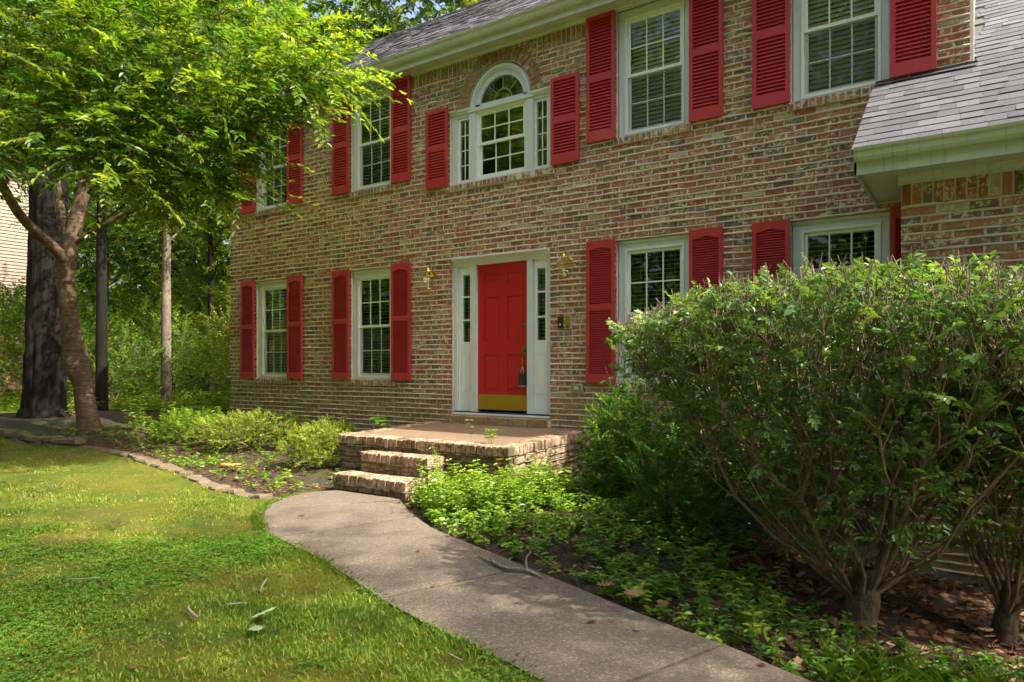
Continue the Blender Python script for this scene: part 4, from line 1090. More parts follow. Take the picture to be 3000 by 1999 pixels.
# ------------------------------------------------------------------ edging stones
edging = thing('stone_edging', 'low row of rough brown edging stones between lawn and planting bed', 'edging', (-8.3, -3, .05))
EP, ED = poly_len(smooth_line(EDGE, 200))
s = .8; k = 0
while s < ED[-1] - .05:
    near = s > 5.2
    L = random.uniform(.14, .30) if near else random.uniform(.25, .5)
    e = min(s + L, ED[-1]); c = (s + e) / 2
    for lay_ in range(1 if near else 2):
        p = np.array([np.interp(c, ED, EP[:, 0]), np.interp(c, ED, EP[:, 1])]); q = np.array([np.interp(e, ED, EP[:, 0]), np.interp(e, ED, EP[:, 1])]) - np.array([np.interp(s, ED, EP[:, 0]), np.interp(s, ED, EP[:, 1])])
        a = math.atan2(q[1], q[0]) + random.uniform(-.12, .12); wd = random.uniform(.065, .10); h = random.uniform(.055, .09)
        bx = [(-1, -1, 0), (-.3, -1.15, 0), (.4, -1.05, 0), (1, -1, 0), (1.05, 0, 0), (1, 1, 0), (0, 1.1, 0), (-1, 1, 0)]
        v = []; zb = ter1(*p) - .03 + lay_ * .09; tl = random.uniform(-.02, .02)
        for lev, sc_ in ((0, 1.0), (.75, .98), (1, .86)):
            for (bx_, by_, _) in bx:
                xx = bx_ * (e - s) * .49 * sc_ + random.uniform(-.008, .008); yy = by_ * wd * sc_ + random.uniform(-.01, .01)
                v.append((p[0] + xx * math.cos(a) - yy * math.sin(a), p[1] + xx * math.sin(a) + yy * math.cos(a), zb + h * lev + tl * bx_ * lev + random.uniform(-.006, .006) * lev))
        f = [(l * 8 + i, l * 8 + (i + 1) % 8, (l + 1) * 8 + (i + 1) % 8, (l + 1) * 8 + i) for l in (0, 1) for i in range(8)] + [tuple(range(16, 24)), tuple(range(8))[::-1]]
        mb = MB(); mb.add(v, f); mb.build('stone', M['stone'], edging)
    s = e + .008

# ------------------------------------------------------------------ foliage tools
def unit(a): return a / (np.linalg.norm(a, axis=-1, keepdims=True) + 1e-9)
def leaves(P, D, Nn, L, W, tone, fold=.18, droop=.15, simple=False):
    """leaf blades: base P, direction D, normal Nn"""
    P, D, Nn = np.asarray(P, float), unit(np.asarray(D, float)), np.asarray(Nn, float)
    S = unit(np.cross(D, Nn)); U = np.cross(S, D); L = np.broadcast_to(np.asarray(L, float), (len(P),))[:, None]; W = np.broadcast_to(np.asarray(W, float), (len(P),))[:, None]
    if simple:
        v = np.stack([P, P + D * L * .45 + S * W * .5 + U * W * fold, P + D * L - U * L * droop, P + D * L * .45 - S * W * .5 + U * W * fold], 1)
        n = len(P); V = v.reshape(-1, 3); T = (np.arange(n)[:, None, None] * 4 + np.array([(0, 1, 2), (0, 2, 3)])[None]).reshape(-1, 3); return V, None, T, np.repeat(tone, 4)
    v = np.stack([P, P + D * L * .30 + S * W * .44 + U * W * fold, P + D * L * .68 + S * W * .38 + U * (W * fold - L * droop * .4), P + D * L - U * L * droop,
                  P + D * L * .68 - S * W * .38 + U * (W * fold - L * droop * .4), P + D * L * .30 - S * W * .44 + U * W * fold], 1)
    n = len(P); V = v.reshape(-1, 3); Qd = (np.arange(n)[:, None, None] * 6 + np.array([(0, 1, 2, 3), (0, 3, 4, 5)])[None]).reshape(-1, 4)
    return V, Qd, None, np.repeat(tone, 6)
def cat(parts):
    V, Qs, Ts, T, n = [], [], [], [], 0
    for v, q, t, to in parts:
        V.append(v); T.append(to)
        if q is not None: Qs.append(q + n)
        if t is not None: Ts.append(t + n)
        n += len(v)
    return np.vstack(V), (np.vstack(Qs) if Qs else None), (np.vstack(Ts) if Ts else None), np.concatenate(T)
def leaf_obj(name, parts, mat, parent=None, **pr):
    V, q, t, to = cat(parts) if isinstance(parts, list) else parts
    return link(name, mesh_np(name, V, q, t, to), mat, parent, **pr)
def sticks(A, B, ra, rb, n=5, tone=None):
    """tapered prisms from A to B"""
    A, B = np.asarray(A, float), np.asarray(B, float); d = unit(B - A); up = np.where(np.abs(d[:, 2:3]) > .9, np.array([[1., 0, 0]]), np.array([[0, 0, 1.]]))
    a = unit(np.cross(d, up)); b = np.cross(d, a); m = len(A); ra = np.broadcast_to(ra, (m,))[:, None]; rb = np.broadcast_to(rb, (m,))[:, None]; rings = []
    for P, r in ((A, ra), (B, rb)):
        for k in range(n):
            t = 2 * math.pi * k / n; rings.append(P + (a * math.cos(t) + b * math.sin(t)) * r)
    V = np.stack(rings, 1).reshape(-1, 3)
    q = np.array([(k, (k + 1) % n, n + (k + 1) % n, n + k) for k in range(n)])
    return V, (np.arange(m)[:, None, None] * 2 * n + q[None]).reshape(-1, 4), None, np.full(len(V), .5)
def grow(nodes0, parents0, attr_pts, bf=.5, seg=.35, jit=.03, down_pen=0., rtip=.0025, pexp=2.3):
    """join attractor points to a growing skeleton (distance + weighted path length), return nodes, parents, radii, tips"""
    cap = len(nodes0) + len(attr_pts) * 8; Pn = np.zeros((cap, 3)); par = np.full(cap, -1); path = np.zeros(cap)
    n = len(nodes0); Pn[:n] = nodes0; par[:n] = parents0
    for i in range(n):
        if par[i] >= 0: path[i] = path[par[i]] + np.linalg.norm(Pn[i] - Pn[par[i]])
    A = np.asarray(attr_pts, float); d0 = np.min(np.linalg.norm(A[:, None] - np.asarray(nodes0)[None], axis=2), 1)
    tips = []
    for i in np.argsort(d0):
        a = A[i]; dv = a - Pn[:n]; dd = np.sqrt((dv * dv).sum(1)); cost = dd + bf * path[:n]
        if down_pen: cost = cost + down_pen * np.maximum(0, -dv[:, 2])
        j = int(np.argmin(cost)); L = dd[j]; m = min(7, max(1, int(L / seg)))
        prev = j
        for s_ in range(1, m + 1):
            if n >= cap: break
            p = Pn[j] + (a - Pn[j]) * s_ / m
            if s_ < m: p = p + RNG.normal(0, jit, 3) * L
            Pn[n] = p; par[n] = prev; path[n] = path[prev] + np.linalg.norm(p - Pn[prev]); prev = n; n += 1
        tips.append(prev)
    Pn, par = Pn[:n], par[:n]; acc = np.full(n, 0.)
    haschild = np.zeros(n, bool); haschild[par[par >= 0]] = True
    acc[~haschild] = rtip ** pexp
    for i in range(n - 1, -1, -1):
        if par[i] >= 0: acc[par[i]] += acc[i]
    return Pn, par, np.maximum(acc, rtip ** pexp) ** (1 / pexp), np.array(tips)
def skeleton_sticks(Pn, par, r, n0=0, n=5, cut=0, rmax=9):
    i = np.arange(len(Pn)); k = (par >= 0) & (i >= n0); i = i[k]
    ra = np.minimum(np.minimum(r[par[i]], r[i] * 1.35 + .002), rmax); return sticks(Pn[par[i]], Pn[i] + (Pn[i] - Pn[par[i]]) * .03, ra, np.minimum(r[i], rmax), n)
def sprays(tipP, tipD, nl, length, L, W, tone_lo=0., tone_hi=1., flat=.8, ang=55, droop=.2, simple=False, jitter=.25, tdir=None):
    """twigs with alternate leaves, roughly in one plane; returns leaf arrays and twig sticks"""
    m = len(tipP); D = unit(tipD + RNG.normal(0, jitter, (m, 3))); up = np.array([0, 0, 1.])
    side = unit(np.cross(D, up) + 1e-4); nrm = unit(np.cross(side, D) + RNG.normal(0, 1 - flat, (m, 3)) * .6); side = unit(np.cross(D, nrm))
    ln = length * RNG.uniform(.6, 1.35, m); Ps, Ds, Ns, Ts = [], [], [], []
    tone0 = RNG.uniform(tone_lo, tone_hi, m)
    for k in range(nl):
        f = (k + .6 + RNG.uniform(-.25, .25, m)) / nl; s = 1 if k % 2 else -1
        p = tipP + D * (ln * f)[:, None] - np.array([0, 0, 1.]) * (droop * ln * f * f)[:, None]
        a = R(ang) * RNG.uniform(.55, 1.3, m) * (1 - .5 * f * (k >= nl - 1)); d = D * np.cos(a)[:, None] + side * (s * np.sin(a))[:, None] + RNG.normal(0, .16, (m, 3)); d[:, 2] -= .16
        Ps.append(p); Ds.append(d); Ns.append(nrm + RNG.normal(0, .32, (m, 3))); Ts.append(np.clip(tone0 + RNG.normal(0, .16, m), 0, 1))
    P, Dd, Nn, T = np.vstack(Ps), np.vstack(Ds), np.vstack(Ns), np.concatenate(Ts); k = len(P)
    sc_ = RNG.uniform(.6, 1.2, k)
    lv = leaves(P, Dd, Nn, L * sc_, W * sc_, T, simple=simple)
    tw = sticks(tipP, tipP + D * ln[:, None] - up * (droop * ln)[:, None], .0028, .0012, 3)
    return lv, tw
def tip_dirs(Pn, par, tips):
    d = Pn[tips] - Pn[par[tips]]; return unit(d)
def trunk_mesh(pts, radii, n=28, rough=.05, ridge=0, seed=1, rings=None):
    """tapered, lumpy trunk along a smooth path"""
    pts = np.asarray(pts, float); m = rings or 40; C = smooth_line(pts, m); rr = np.interp(np.linspace(0, 1, m), np.linspace(0, 1, len(radii)), radii)
    a = np.linspace(0, 2 * math.pi, n, endpoint=False); V = []
    for i in range(m):
        d = unit(C[min(i + 1, m - 1)] - C[max(i - 1, 0)]); s = unit(np.cross(d, [0, 1, .01])); t = np.cross(d, s)
        nz = (fbm(np.cos(a) * 2 + 7, np.sin(a) * 2 + C[i, 2] * 1.4, .6, seed) - .5) * 2 * rough
        if ridge:
            ph = a * n / (2 * math.pi); nz = nz + ridge * (vnoise(ph, np.full(n, C[i, 2] * 4), 2.2, seed + 3) - .5) * 2
        V.append(C[i] + (s[None] * np.cos(a)[:, None] + t[None] * np.sin(a)[:, None]) * (rr[i] * (1 + nz))[:, None])
    V = np.vstack(V); Qd = [(i * n + k, i * n + (k + 1) % n, (i + 1) * n + (k + 1) % n, (i + 1) * n + k) for i in range(m - 1) for k in range(n)]
    return V, np.array(Qd), C, rr
def merge_mesh(name, parts, smooth=True):
    V, q, t, to = cat(parts); return mesh_np(name, V, q, t, to, smooth)

# pixel + depth -> point (depth chosen from what the thing stands on)
def at(xd, yd, t):
    x, y = xd * 1.275, yd * 1.275; u = (x - 1500) / FPX
    return np.array([t * (-SN + u * CS), t * (CS + u * SN) - DIST, CAMZ - (y - 1077) / FPX * t])

# ------------------------------------------------------------------ cherry tree at the bed
def cherry():
    tb = 11.9; b_ = at(202, 1000, tb); bx, by = b_[0], b_[1]; bz = min(ter1(bx, by), b_[2] + .02)
    t = thing('cherry_tree', 'cherry tree with banded bark and a burl, its bright crown spreading towards the house', 'tree', (bx, by, bz))
    main = [np.array([bx, by, bz - .1]), at(205, 985, tb), at(196, 930, tb), at(190, 880, tb), at(176, 835, tb), at(168, 780, tb), at(158, 720, tb), at(152, 640, tb), at(158, 590, tb), at(172, 520, tb + .1), at(188, 450, tb + .2), at(200, 380, tb + .2), at(215, 290, tb)]
    rad = [.25, .19, .155, .155, .215, .15, .135, .132, .13, .12, .11, .095, .075]
    V, Qd, C, rr = trunk_mesh(main, rad, 26, .07, seed=4, rings=70)
    # burl and root flare
    limb = [at(158, 610, tb), at(128, 575, tb - .2), at(95, 545, tb - .4), at(60, 510, tb - .7), at(30, 470, tb - 1), at(-20, 380, tb - 1.4), at(-90, 260, tb - 2)]
    V2, Q2, C2, r2 = trunk_mesh(limb, [.10, .09, .085, .075, .07, .06, .045], 16, .06, seed=6, rings=30)
    limb2 = [at(162, 560, tb), at(140, 480, tb + .3), at(128, 400, tb + .6), at(120, 300, tb + .8)]
    V3, Q3, C3, r3 = trunk_mesh(limb2, [.08, .07, .06, .05], 12, .06, seed=8, rings=20)
    parts = [(V, Qd, None, np.zeros(len(V))), (V2, Q2, None, np.zeros(len(V2))), (V3, Q3, None, np.zeros(len(V3)))]
    # crown
    low = np.array([(-300, 470), (0, 400), (60, 385), (120, 375), (170, 385), (230, 410), (290, 455), (360, 520), (430, 545), (480, 520), (530, 460), (570, 380), (610, 310), (690, 265), (740, 255), (800, 235), (812, 160), (815, 100)])
    right = [(0, 740), (60, 790), (110, 815), (180, 805), (250, 790), (330, 780), (400, 690), (560, 640)]
    want = 2350; pts = []
    ell = [((-11.2, -3.0, 5.7), (4.0, 3.0, 2.3), 1.0), ((-8.8, -2.7, 5.0), (2.3, 1.7, 1.6), .8), ((-9.6, -3.6, 3.9), (2.0, 1.2, .9), .55), ((-10.8, -4.2, 6.0), (2.6, 1.8, 1.8), .5), ((-8.0, -2.2, 4.1), (1.1, .9, .8), .25), ((-7.3, -1.9, 5.0), (1.0, .7, .7), .12)]
    wts = np.array([e[2] for e in ell]); wts /= wts.sum()
    while len(pts) < want:
        c, r, _ = ell[RNG.choice(len(ell), p=wts)]; d = unit(RNG.normal(0, 1, 3)); p = np.array(c) + d * np.array(r) * RNG.random() ** .45
        px, z = proj(p); X, Y = px[0] / 1.275
        if p[1] > -.75 and p[0] > -11.9: continue
        if z[0] < 3.5: continue
        if Y > np.interp(X, low[:, 0], low[:, 1]) - 8: continue
        if X > np.interp(Y, [a for a, b in right], [b for a, b in right]): continue
        pts.append(p)
    n0 = [C[k] for k in range(38, len(C), 2)]; par0 = [-1] + list(range(len(n0) - 1)); b = len(n0)
    n0 += [C2[k] for k in range(3, len(C2), 2)]; par0 += [0] + list(range(b, len(n0) - 1)); b = len(n0)
    n0 += [C3[k] for k in range(3, len(C3), 2)]; par0 += [1] + list(range(b, len(n0) - 1))
    Pn, par, r, tips = grow(np.array(n0), par0, np.array(pts), bf=.42, seg=.35, jit=.035, rtip=.0032, pexp=2.45)
    parts.append(skeleton_sticks(Pn, par, np.minimum(r, .075), len(n0), 6))
    td = tip_dirs(Pn, par, tips); td[:, 2] = td[:, 2] * .45 - .08; td[:, 0] += .30; td[:, 1] -= .05
    lv, tw = sprays(Pn[tips], td, 14, .52, .115, .048, .0, 1, .85, 48, .2)
    inner = tips[RNG.random(len(tips)) < .5]
    lv2, tw2 = sprays(Pn[par[inner]], unit(td[:len(inner)] + RNG.normal(0, .5, (len(inner), 3))), 8, .30, .105, .045, 0, .7, .7, 55, .2)
    # long young shoots leaving the crown on the house side and below
    px, _ = proj(Pn[tips]); px = px / 1.275
    lb = np.interp(px[:, 0], low[:, 0], low[:, 1]) - px[:, 1]
    out = np.where(((lb < 60) | (px[:, 0] > 640)) & (px[:, 0] > 240))[0]; out = out[RNG.random(len(out)) < .48]
    sd_ = np.c_[RNG.uniform(.5, 1.1, len(out)), RNG.normal(-.15, .3, len(out)), RNG.normal(-.02, .22, len(out))]
    lv3, tw3 = sprays(Pn[tips[out]], sd_, 22, .95, .105, .044, .4, 1, .9, 46, .28, jitter=.15)
    parts += [tw, tw2, tw3]
    link('trunk', merge_mesh('trunk', parts), M['cherry_bark'], t)
    leaf_obj('crown', [lv, lv2, lv3], M['cherry_leaf'], t)
cherry()

# ------------------------------------------------------------------ trees with a shared build: straight trunk, crown of leaf clumps
def make_tree(name, label, cat_, loc, H, crown_lo, rad, tr, leafmat, bark, nattr=700, nl=16, L=.14, W=.07, seed=1, group=None, lean=(0, 0), rough=.05, ridge=0., nside=20, spread=.6, trings=40):
    st = np.random.default_rng(seed); t = thing(name, label, cat_, loc, group)
    P0 = np.array([0, 0, -.15]); top = np.array([lean[0], lean[1], H * .86])
    main = [P0, np.array([lean[0] * .05, lean[1] * .05, .35]), np.array([lean[0] * .2, lean[1] * .2, H * .25]) + st.normal(0, .04 * tr * 4, 3) * [1, 1, 0], np.array([lean[0] * .55, lean[1] * .5, H * .55]) + st.normal(0, .05 * tr * 4, 3) * [1, 1, 0], top]
    V, Qd, C, rr = trunk_mesh(main, [tr * 1.45, tr * 1.08, tr * .95, tr * .6, tr * .12], nside, rough, ridge, seed, trings)
    pts = []
    while len(pts) < nattr:
        d = unit(st.normal(0, 1, 3)); q = d * st.random() ** .4
        p = np.array([lean[0] * .7 + q[0] * rad, lean[1] * .7 + q[1] * rad, crown_lo + (H - crown_lo) * (.5 + .5 * q[2])])
        cl = float(vnoise(p[0] * 1.3 + seed, p[1] + p[2] * 1.7, spread * 1.6, seed))
        if cl < .33: continue
        pts.append(p)
    k0 = int(len(C) * min(.8, max(.1, (crown_lo * .75) / H))); n0 = [C[k] for k in range(k0, len(C), 2)]; par0 = [-1] + list(range(len(n0) - 1))
    Pn, par, r, tips = grow(np.array(n0), par0, np.array(pts), bf=.35, seg=.9, jit=.05, rtip=.006, pexp=2.4)
    parts = [(V, Qd, None, np.zeros(len(V))), skeleton_sticks(Pn, par, np.minimum(r, tr * .55), len(n0), 5)]
    td = tip_dirs(Pn, par, tips); td[:, 2] = td[:, 2] * .5
    lv, tw = sprays(Pn[tips], td, nl, spread, L, W, 0, 1, .55, 60, .2, simple=True, jitter=.5)
    lv2, tw2 = sprays(Pn[tips], unit(RNG.normal(0, 1, td.shape)), nl, spread * .8, L, W, 0, .9, .5, 60, .2, simple=True, jitter=.5)
    P_ = Matrix.Translation(Vector(loc))
    def lk(nm, me, mat): o = bpy.data.objects.new(nm, me); COL.objects.link(o); me.materials.append(mat); o.parent = t; return o
    lk('trunk', merge_mesh('trunk', parts), bark)
    V, q, tt, to = cat([lv, lv2]); lk('crown', mesh_np('crown', V, q, tt, to), leafmat)
    return t
def gl(x, y): return (x, y, ter1(x, y))
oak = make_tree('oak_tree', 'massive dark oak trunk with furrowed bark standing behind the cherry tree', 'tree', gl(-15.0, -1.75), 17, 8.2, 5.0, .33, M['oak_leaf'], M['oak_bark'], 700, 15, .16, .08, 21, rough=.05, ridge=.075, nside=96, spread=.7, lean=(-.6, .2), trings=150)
tA = make_tree('slim_tree', 'slim dark-trunked tree right of the oak at the wood edge', 'tree', gl(-16.3, -.1), 13, 4.6, 3.0, .115, M['wood_leaf'], M['oak_bark'], 520, 14, .13, .07, 31, 'trees at the edge of the wood', rough=.08, spread=.6)
tB = make_tree('pale_tree', 'slim pale-barked tree between the dark trunk and the house corner', 'tree', gl(-17.6, 2.1), 12, 4.4, 2.8, .12, M['wood_leaf'], M['grey_bark'], 520, 14, .13, .07, 37, 'trees at the edge of the wood', rough=.06, spread=.6)
tC = make_tree('tall_oak', 'tall oak rising behind the roof, its crown against the white sky', 'tree', gl(-15, 13), 19, 4.5, 6.0, .34, M['oak_leaf'], M['oak_bark'], 1100, 20, .22, .11, 43, 'trees behind the house', spread=.9)
spots = [(-8.5, 17, .6, 1.02, 'broad oak behind the middle of the roof line'), (-22, 10, 2.1, .85, 'leafy oak left of the roof end, deep in the wood'), (-2.5, 21, 4.0, 1.0, 'far oak whose top shows above the roof ridge'),
         (-26, 18, 1.2, 1.0, 'oak far back between the slim trunks'), (-19, 22, 3.1, .95, 'distant oak seen through the cherry branches'), (-33, 11, 5.0, .9, 'oak beyond the neighbouring house corner'), (-12, 20, 1.7, 1.1, 'tall oak between the two crowns above the roof'), (-5.5, 25, 2.7, 1.15, 'rearmost oak showing over the roof ridge')]
for (x, y, rz, s, lb) in spots: copy_tree(tC, gl(x, y), rz, s, lb)
for (x, y, rz, s, lb) in [(-20.5, 5.2, 2, .9, 'thin young tree in the wood behind the pale trunk'), (-23.5, 3.4, 4, .85, 'thin young tree deep in shade left of the pale trunk'), (-19.3, 7.8, 1, 1.0, 'thin tree near the house corner at the wood edge')]: copy_tree(tA, gl(x, y), rz, s, lb)

# trees of the front garden: they stand right of and behind the camera, shade the lawn and mirror in the windows
tF = make_tree('front_oak', 'tall oak of the front garden that shades lawn and walk', 'tree', gl(6.4, -5.3), 17, 9.0, 3.3, .26, M['oak_leaf'], M['oak_bark'], 230, 11, .17, .085, 53, 'front garden oaks', spread=.8)
FRONT = [(1.9, -6.1, 1.1, 1.0), (9.3, -3.9, 2.4, 1.0), (-1.0, -19, .3, 1.0), (-7.5, -20, 5.1, 1.1), (-13.5, -19, 2.0, 1.0), (-20, -20, 4.4, 1.15), (6, -18, 3.3, 1.05), (-4, -24, 2.3, 1.2), (-10.5, -25, 1.3, 1.2), (-17, -26, .3, 1.2)]
make_tree('dogwood_tree', 'small dogwood in the front garden right of the clipped shrubs', 'tree', gl(4.7, -4.7), 8.4, 3.6, 2.0, .09, M['wood_leaf'], M['grey_bark'], 300, 12, .11, .06, 59, spread=.5)
for (x, y, rz, s) in FRONT: copy_tree(tF, gl(x, y), rz, s)

# ------------------------------------------------------------------ woodland shrubs
def make_shrub(name, label, loc, rx, rz, nattr, nl, L, W, leafmat, seed, group=None, stem=M['stem'], lo=.05, simple=True, spread=.16, up=.5, cat_='shrub', rtip=.002):
    st = np.random.default_rng(seed); t = thing(name, label, cat_, loc, group); pts = []
    while len(pts) < nattr:
        d = unit(st.normal(0, 1, 3)); q = d * st.random() ** .38
        if q[2] < -.75: continue
        p = np.array([q[0] * rx, q[1] * rx, lo + rz * (.45 + .55 * q[2])])
        if float(vnoise(p[0] * 2 + seed, p[1] * 2 + p[2] * 2, rx * .55, seed)) < .30: continue
        pts.append(p)
    n0 = [(0, 0, -.05), (0, 0, .03)]; Pn, par, r, tips = grow(np.array(n0, float), [-1, 0], np.array(pts), bf=.6, seg=.12, jit=.06, rtip=rtip, pexp=2.2, down_pen=.6)
    td = tip_dirs(Pn, par, tips); td[:, 2] += up
    lv, tw = sprays(Pn[tips], td, nl, spread, L, W, 0, 1, .5, 55, .12, simple=simple, jitter=.4)
    for nm, me, mt in (('stems', merge_mesh('stems', [skeleton_sticks(Pn, par, np.minimum(r, .03), 1, 4), tw]), stem), ('foliage', mesh_np('foliage', *cat([lv])), leafmat)):
        o = bpy.data.objects.new(nm, me); COL.objects.link(o); me.materials.append(mt); o.parent = t
    return t
s0 = make_shrub('understory_shrub', 'sunlit yellow-green shrub beside the left house corner', gl(-14.2, 2.4), 1.5, 3.2, 560, 12, .09, .045, M['bright_leaf'], 61, 'understory shrubs', spread=.4)
for (x, y, rz, s, lb) in [(-16.6, 4.6, 1, 1.15, 'tall sunlit shrub behind the one at the house corner'), (-13.2, 5.2, 4, 1.1, 'sunlit shrub hidden behind the house corner')]: copy_tree(s0, gl(x, y), rz, s, lb)
s1 = make_shrub('understory_bush', 'dark leafy bush left of the pale tree trunk', gl(-19.6, 3.4), 1.7, 2.6, 520, 12, .11, .055, M['wood_leaf'], 67, 'dark bushes in the wood', spread=.45)
for (x, y, rz, s, lb) in [(-18.2, .9, 1, .8, 'dark bush between the slim dark trunk and the pale trunk'), (-21.5, 1.0, 2, 1.2, 'dark bush behind the slim dark trunk'), (-24, 6, 3, 1.5, 'big dark bush deep in the wood'), (-20.5, 8.5, 4, 1.5, 'big dark bush behind the sunlit shrubs'), (-17.8, 7.5, 5, 1.3, 'dark bush close behind the sunlit shrub'), (-27, 9.5, 1.5, 1.9, 'large bush at the back of the clearing'), (-22.5, 13, 2.5, 2.0, 'large bush at the far back of the wood'),
                          (-19.3, -2.9, 2.2, .9, 'bush left of the oak in front of the neighbouring house'), (-25.5, 2.0, .5, 1.2, 'bush in front of the neighbouring house corner')]: copy_tree(s1, gl(x, y), rz, s, lb)
# far wood that reads as one mass
nf = 62000
ang = RNG.uniform(R(75), R(190), nf); rad = RNG.uniform(34, 60, nf); x = -4 + rad * np.cos(ang); y = 2 + rad * np.sin(ang); z = RNG.random(nf) ** 1.1 * (20 + 7 * vnoise(x, y, 7, 5))
P = np.stack([x, y, z], 1); parts = leaves(P, RNG.normal(0, 1, (nf, 3)), RNG.normal(0, 1, (nf, 3)), RNG.uniform(.5, 1.1, nf), RNG.uniform(.35, .7, nf), RNG.random(nf), simple=True)
o = leaf_obj('far_wood', [parts], M['wood_leaf'], kind='stuff')
nf = 42000
ang = RNG.uniform(R(195), R(345), nf); rad = RNG.uniform(26, 44, nf); x = -4 + rad * np.cos(ang); y = -6 + rad * np.sin(ang); z = RNG.random(nf) ** 1.1 * (17 + 8 * vnoise(x, y, 7, 5))
P = np.stack([x, y, z], 1); parts = leaves(P, RNG.normal(0, 1, (nf, 3)), RNG.normal(0, 1, (nf, 3)), RNG.uniform(.5, 1.1, nf), RNG.uniform(.35, .7, nf), RNG.random(nf), simple=True)
o = leaf_obj('far_wood', [parts], M['wood_leaf'], kind='stuff')

# ------------------------------------------------------------------ neighbouring house beyond the oak
nb_ = thing('neighbour_house', 'neighbouring house with beige siding over brick, behind the oak', 'house', (-31, -2, .4))
m = MB(); m.box(-36, -30, -12, 4.6, -.3, 3.3); m.build('brick_base', M['brick'], nb_)
BM = []
for k in range(int(3.0 / .075)):
    for i in range(int(7.2 / .215)):
        a = -2.6 + i * .215 + (k % 2) * .107; z = .3 + k * .075
        BM.append((np.array([(-29.985, a, z), (-29.985, a + .205, z), (-29.985, a + .205, z + .065), (-29.985, a, z + .065), (-30.02, a, z), (-30.02, a + .205, z), (-30.02, a + .205, z + .065), (-30.02, a, z + .065)]), tone_pick() * .6))
n = len(BM); link('brickwork', mesh_np('brickwork', np.vstack([b[0] for b in BM]), (np.arange(n)[:, None, None] * 8 + BQ[None]).reshape(-1, 4), tone=np.repeat([b[1] for b in BM], 8)), M['brick'], nb_, kind='stuff')
M['beige'] = plain('beige_siding', (.22, .165, .12), .6, .06, 2)
m = MB(); m.box(-36, -30.02, -11.9, 4.55, 3.3, 9.2); m.build('upper_wall', M['beige'], nb_)
for k in range(48):
    z = 3.3 + k * .125; m = MB(); m.add([(-29.985, -6, z), (-29.985, 4.6, z), (-30.015, 4.6, z + .13), (-30.015, -6, z + .13), (-30.015, -6, z), (-30.015, 4.6, z)], [(0, 1, 2, 3), (0, 4, 5, 1)]); m.build('siding_board', M['beige'], nb_)
m = MB(); m.prism([(-37, 9.0), (-29.4, 9.0), (-33.2, 11.8)], -12.4, 5.1, 'y'); m.build('roof', M['copper'], nb_)

# ------------------------------------------------------------------ the big clipped shrubs on the right
def vase_bush(base, label, crown_c, crown_r, ztop, nattr, seed, trunk_r, nl, extra_low=()):
    bx, by, bz = base; t = thing('clipped_shrub', label, 'shrub', base, 'clipped shrubs before the wing'); st = np.random.default_rng(seed); pts = []
    while len(pts) < nattr:
        zf = st.random() ** .5; z = bz + .35 + (ztop - bz - .35) * zf
        rr = crown_r * (.14 + .86 * zf ** .85) * (1 - .32 * max(0, (zf - .72) / .28) ** 2.2); a = st.random() * 2 * math.pi; q = rr * st.random() ** .42
        x = bx + (crown_c[0] - bx) * zf + q * math.cos(a); y = by + (crown_c[1] - by) * zf + q * math.sin(a) * .9
        zc = ztop - .28 * (q / crown_r) ** 2.5 - .07 * float(vnoise(x, y, .4, seed)) - .10 * max(0, -(x - crown_c[0])) 
        if z > zc: z = zc - .3 * st.random() ** 2
        if y > WY - .12: continue
        pts.append((x, y, z))
    pts = np.array(pts)
    # several stems from the stool
    n0 = [np.array([bx, by, bz - .1]), np.array([bx, by, bz + .12])]; par0 = [-1, 0]
    nst = 22
    for k in range(nst):
        a = 2 * math.pi * k / nst + st.normal(0, .2); o = crown_r * st.uniform(.3, .62); b0 = len(n0); prev = 1
        for f in (.25, .5, .75, 1.0):
            n0.append(np.array([bx + (crown_c[0] - bx) * f * .5 + o * math.cos(a) * f + st.normal(0, .03), by + (crown_c[1] - by) * f * .5 + o * math.sin(a) * f + st.normal(0, .03), bz + .12 + (.95 * f ** 1.15) * st.uniform(.85, 1.1)])); par0.append(prev); prev = len(n0) - 1
    Pn, par, r, tips = grow(np.array(n0), par0, pts, bf=.62, seg=.11, jit=.045, down_pen=1.2, rtip=.0026, pexp=2.45)
    r = np.minimum(r * .85, .0165)
    V, Qd, C, rr = trunk_mesh([(bx - .02, by, bz - .12), (bx, by, bz + .06), (bx + .02, by, bz + .2), (bx + .03, by, bz + .34)], [trunk_r * 1.2, trunk_r, trunk_r * .9, trunk_r * .5], 26, .26, seed=seed, rings=24)
    td = tip_dirs(Pn, par, tips); tp = Pn[tips]
    # cut twig ends at the clipped faces
    top = tp[(tp[:, 2] > ztop - .7)]; top = np.vstack([top, top]) + RNG.normal(0, .03, (2 * len(top), 3)) * [1, 1, .3]; tw0 = sticks(top, top + unit(np.c_[RNG.normal(0, .35, len(top)), RNG.normal(0, .35, len(top)), np.ones(len(top))]) * RNG.uniform(.05, .15, len(top))[:, None], .0026, .002, 4)
    keep = RNG.random(len(tp)) < np.clip(.36 + 1.0 * ((tp[:, 2] - bz) / (ztop - bz)) ** 1.6, 0, 1)
    lv, tw = sprays(tp[keep], td[keep] + np.array([0, 0, -.15]), nl, .11, .043, .027, 0, 1, .55, 60, .05, jitter=.5)
    sub = np.where(RNG.random(len(Pn)) < .10)[0]; sub = sub[(sub > len(n0))]
    lv2, tw2 = sprays(Pn[sub], unit(RNG.normal(0, 1, (len(sub), 3))), 4, .10, .05, .029, 0, .8, .5, 60, .05, jitter=.5)
    link('stool', merge_mesh('stool', [(V, Qd, None, np.zeros(len(V)))]), M['stool_bark'], t)
    link('stems', merge_mesh('stems', [skeleton_sticks(Pn, par, r, 2, 5), tw0, tw, tw2]), M['stem'], t)
    leaf_obj('foliage', [lv, lv2], M['bush_leaf'], t)
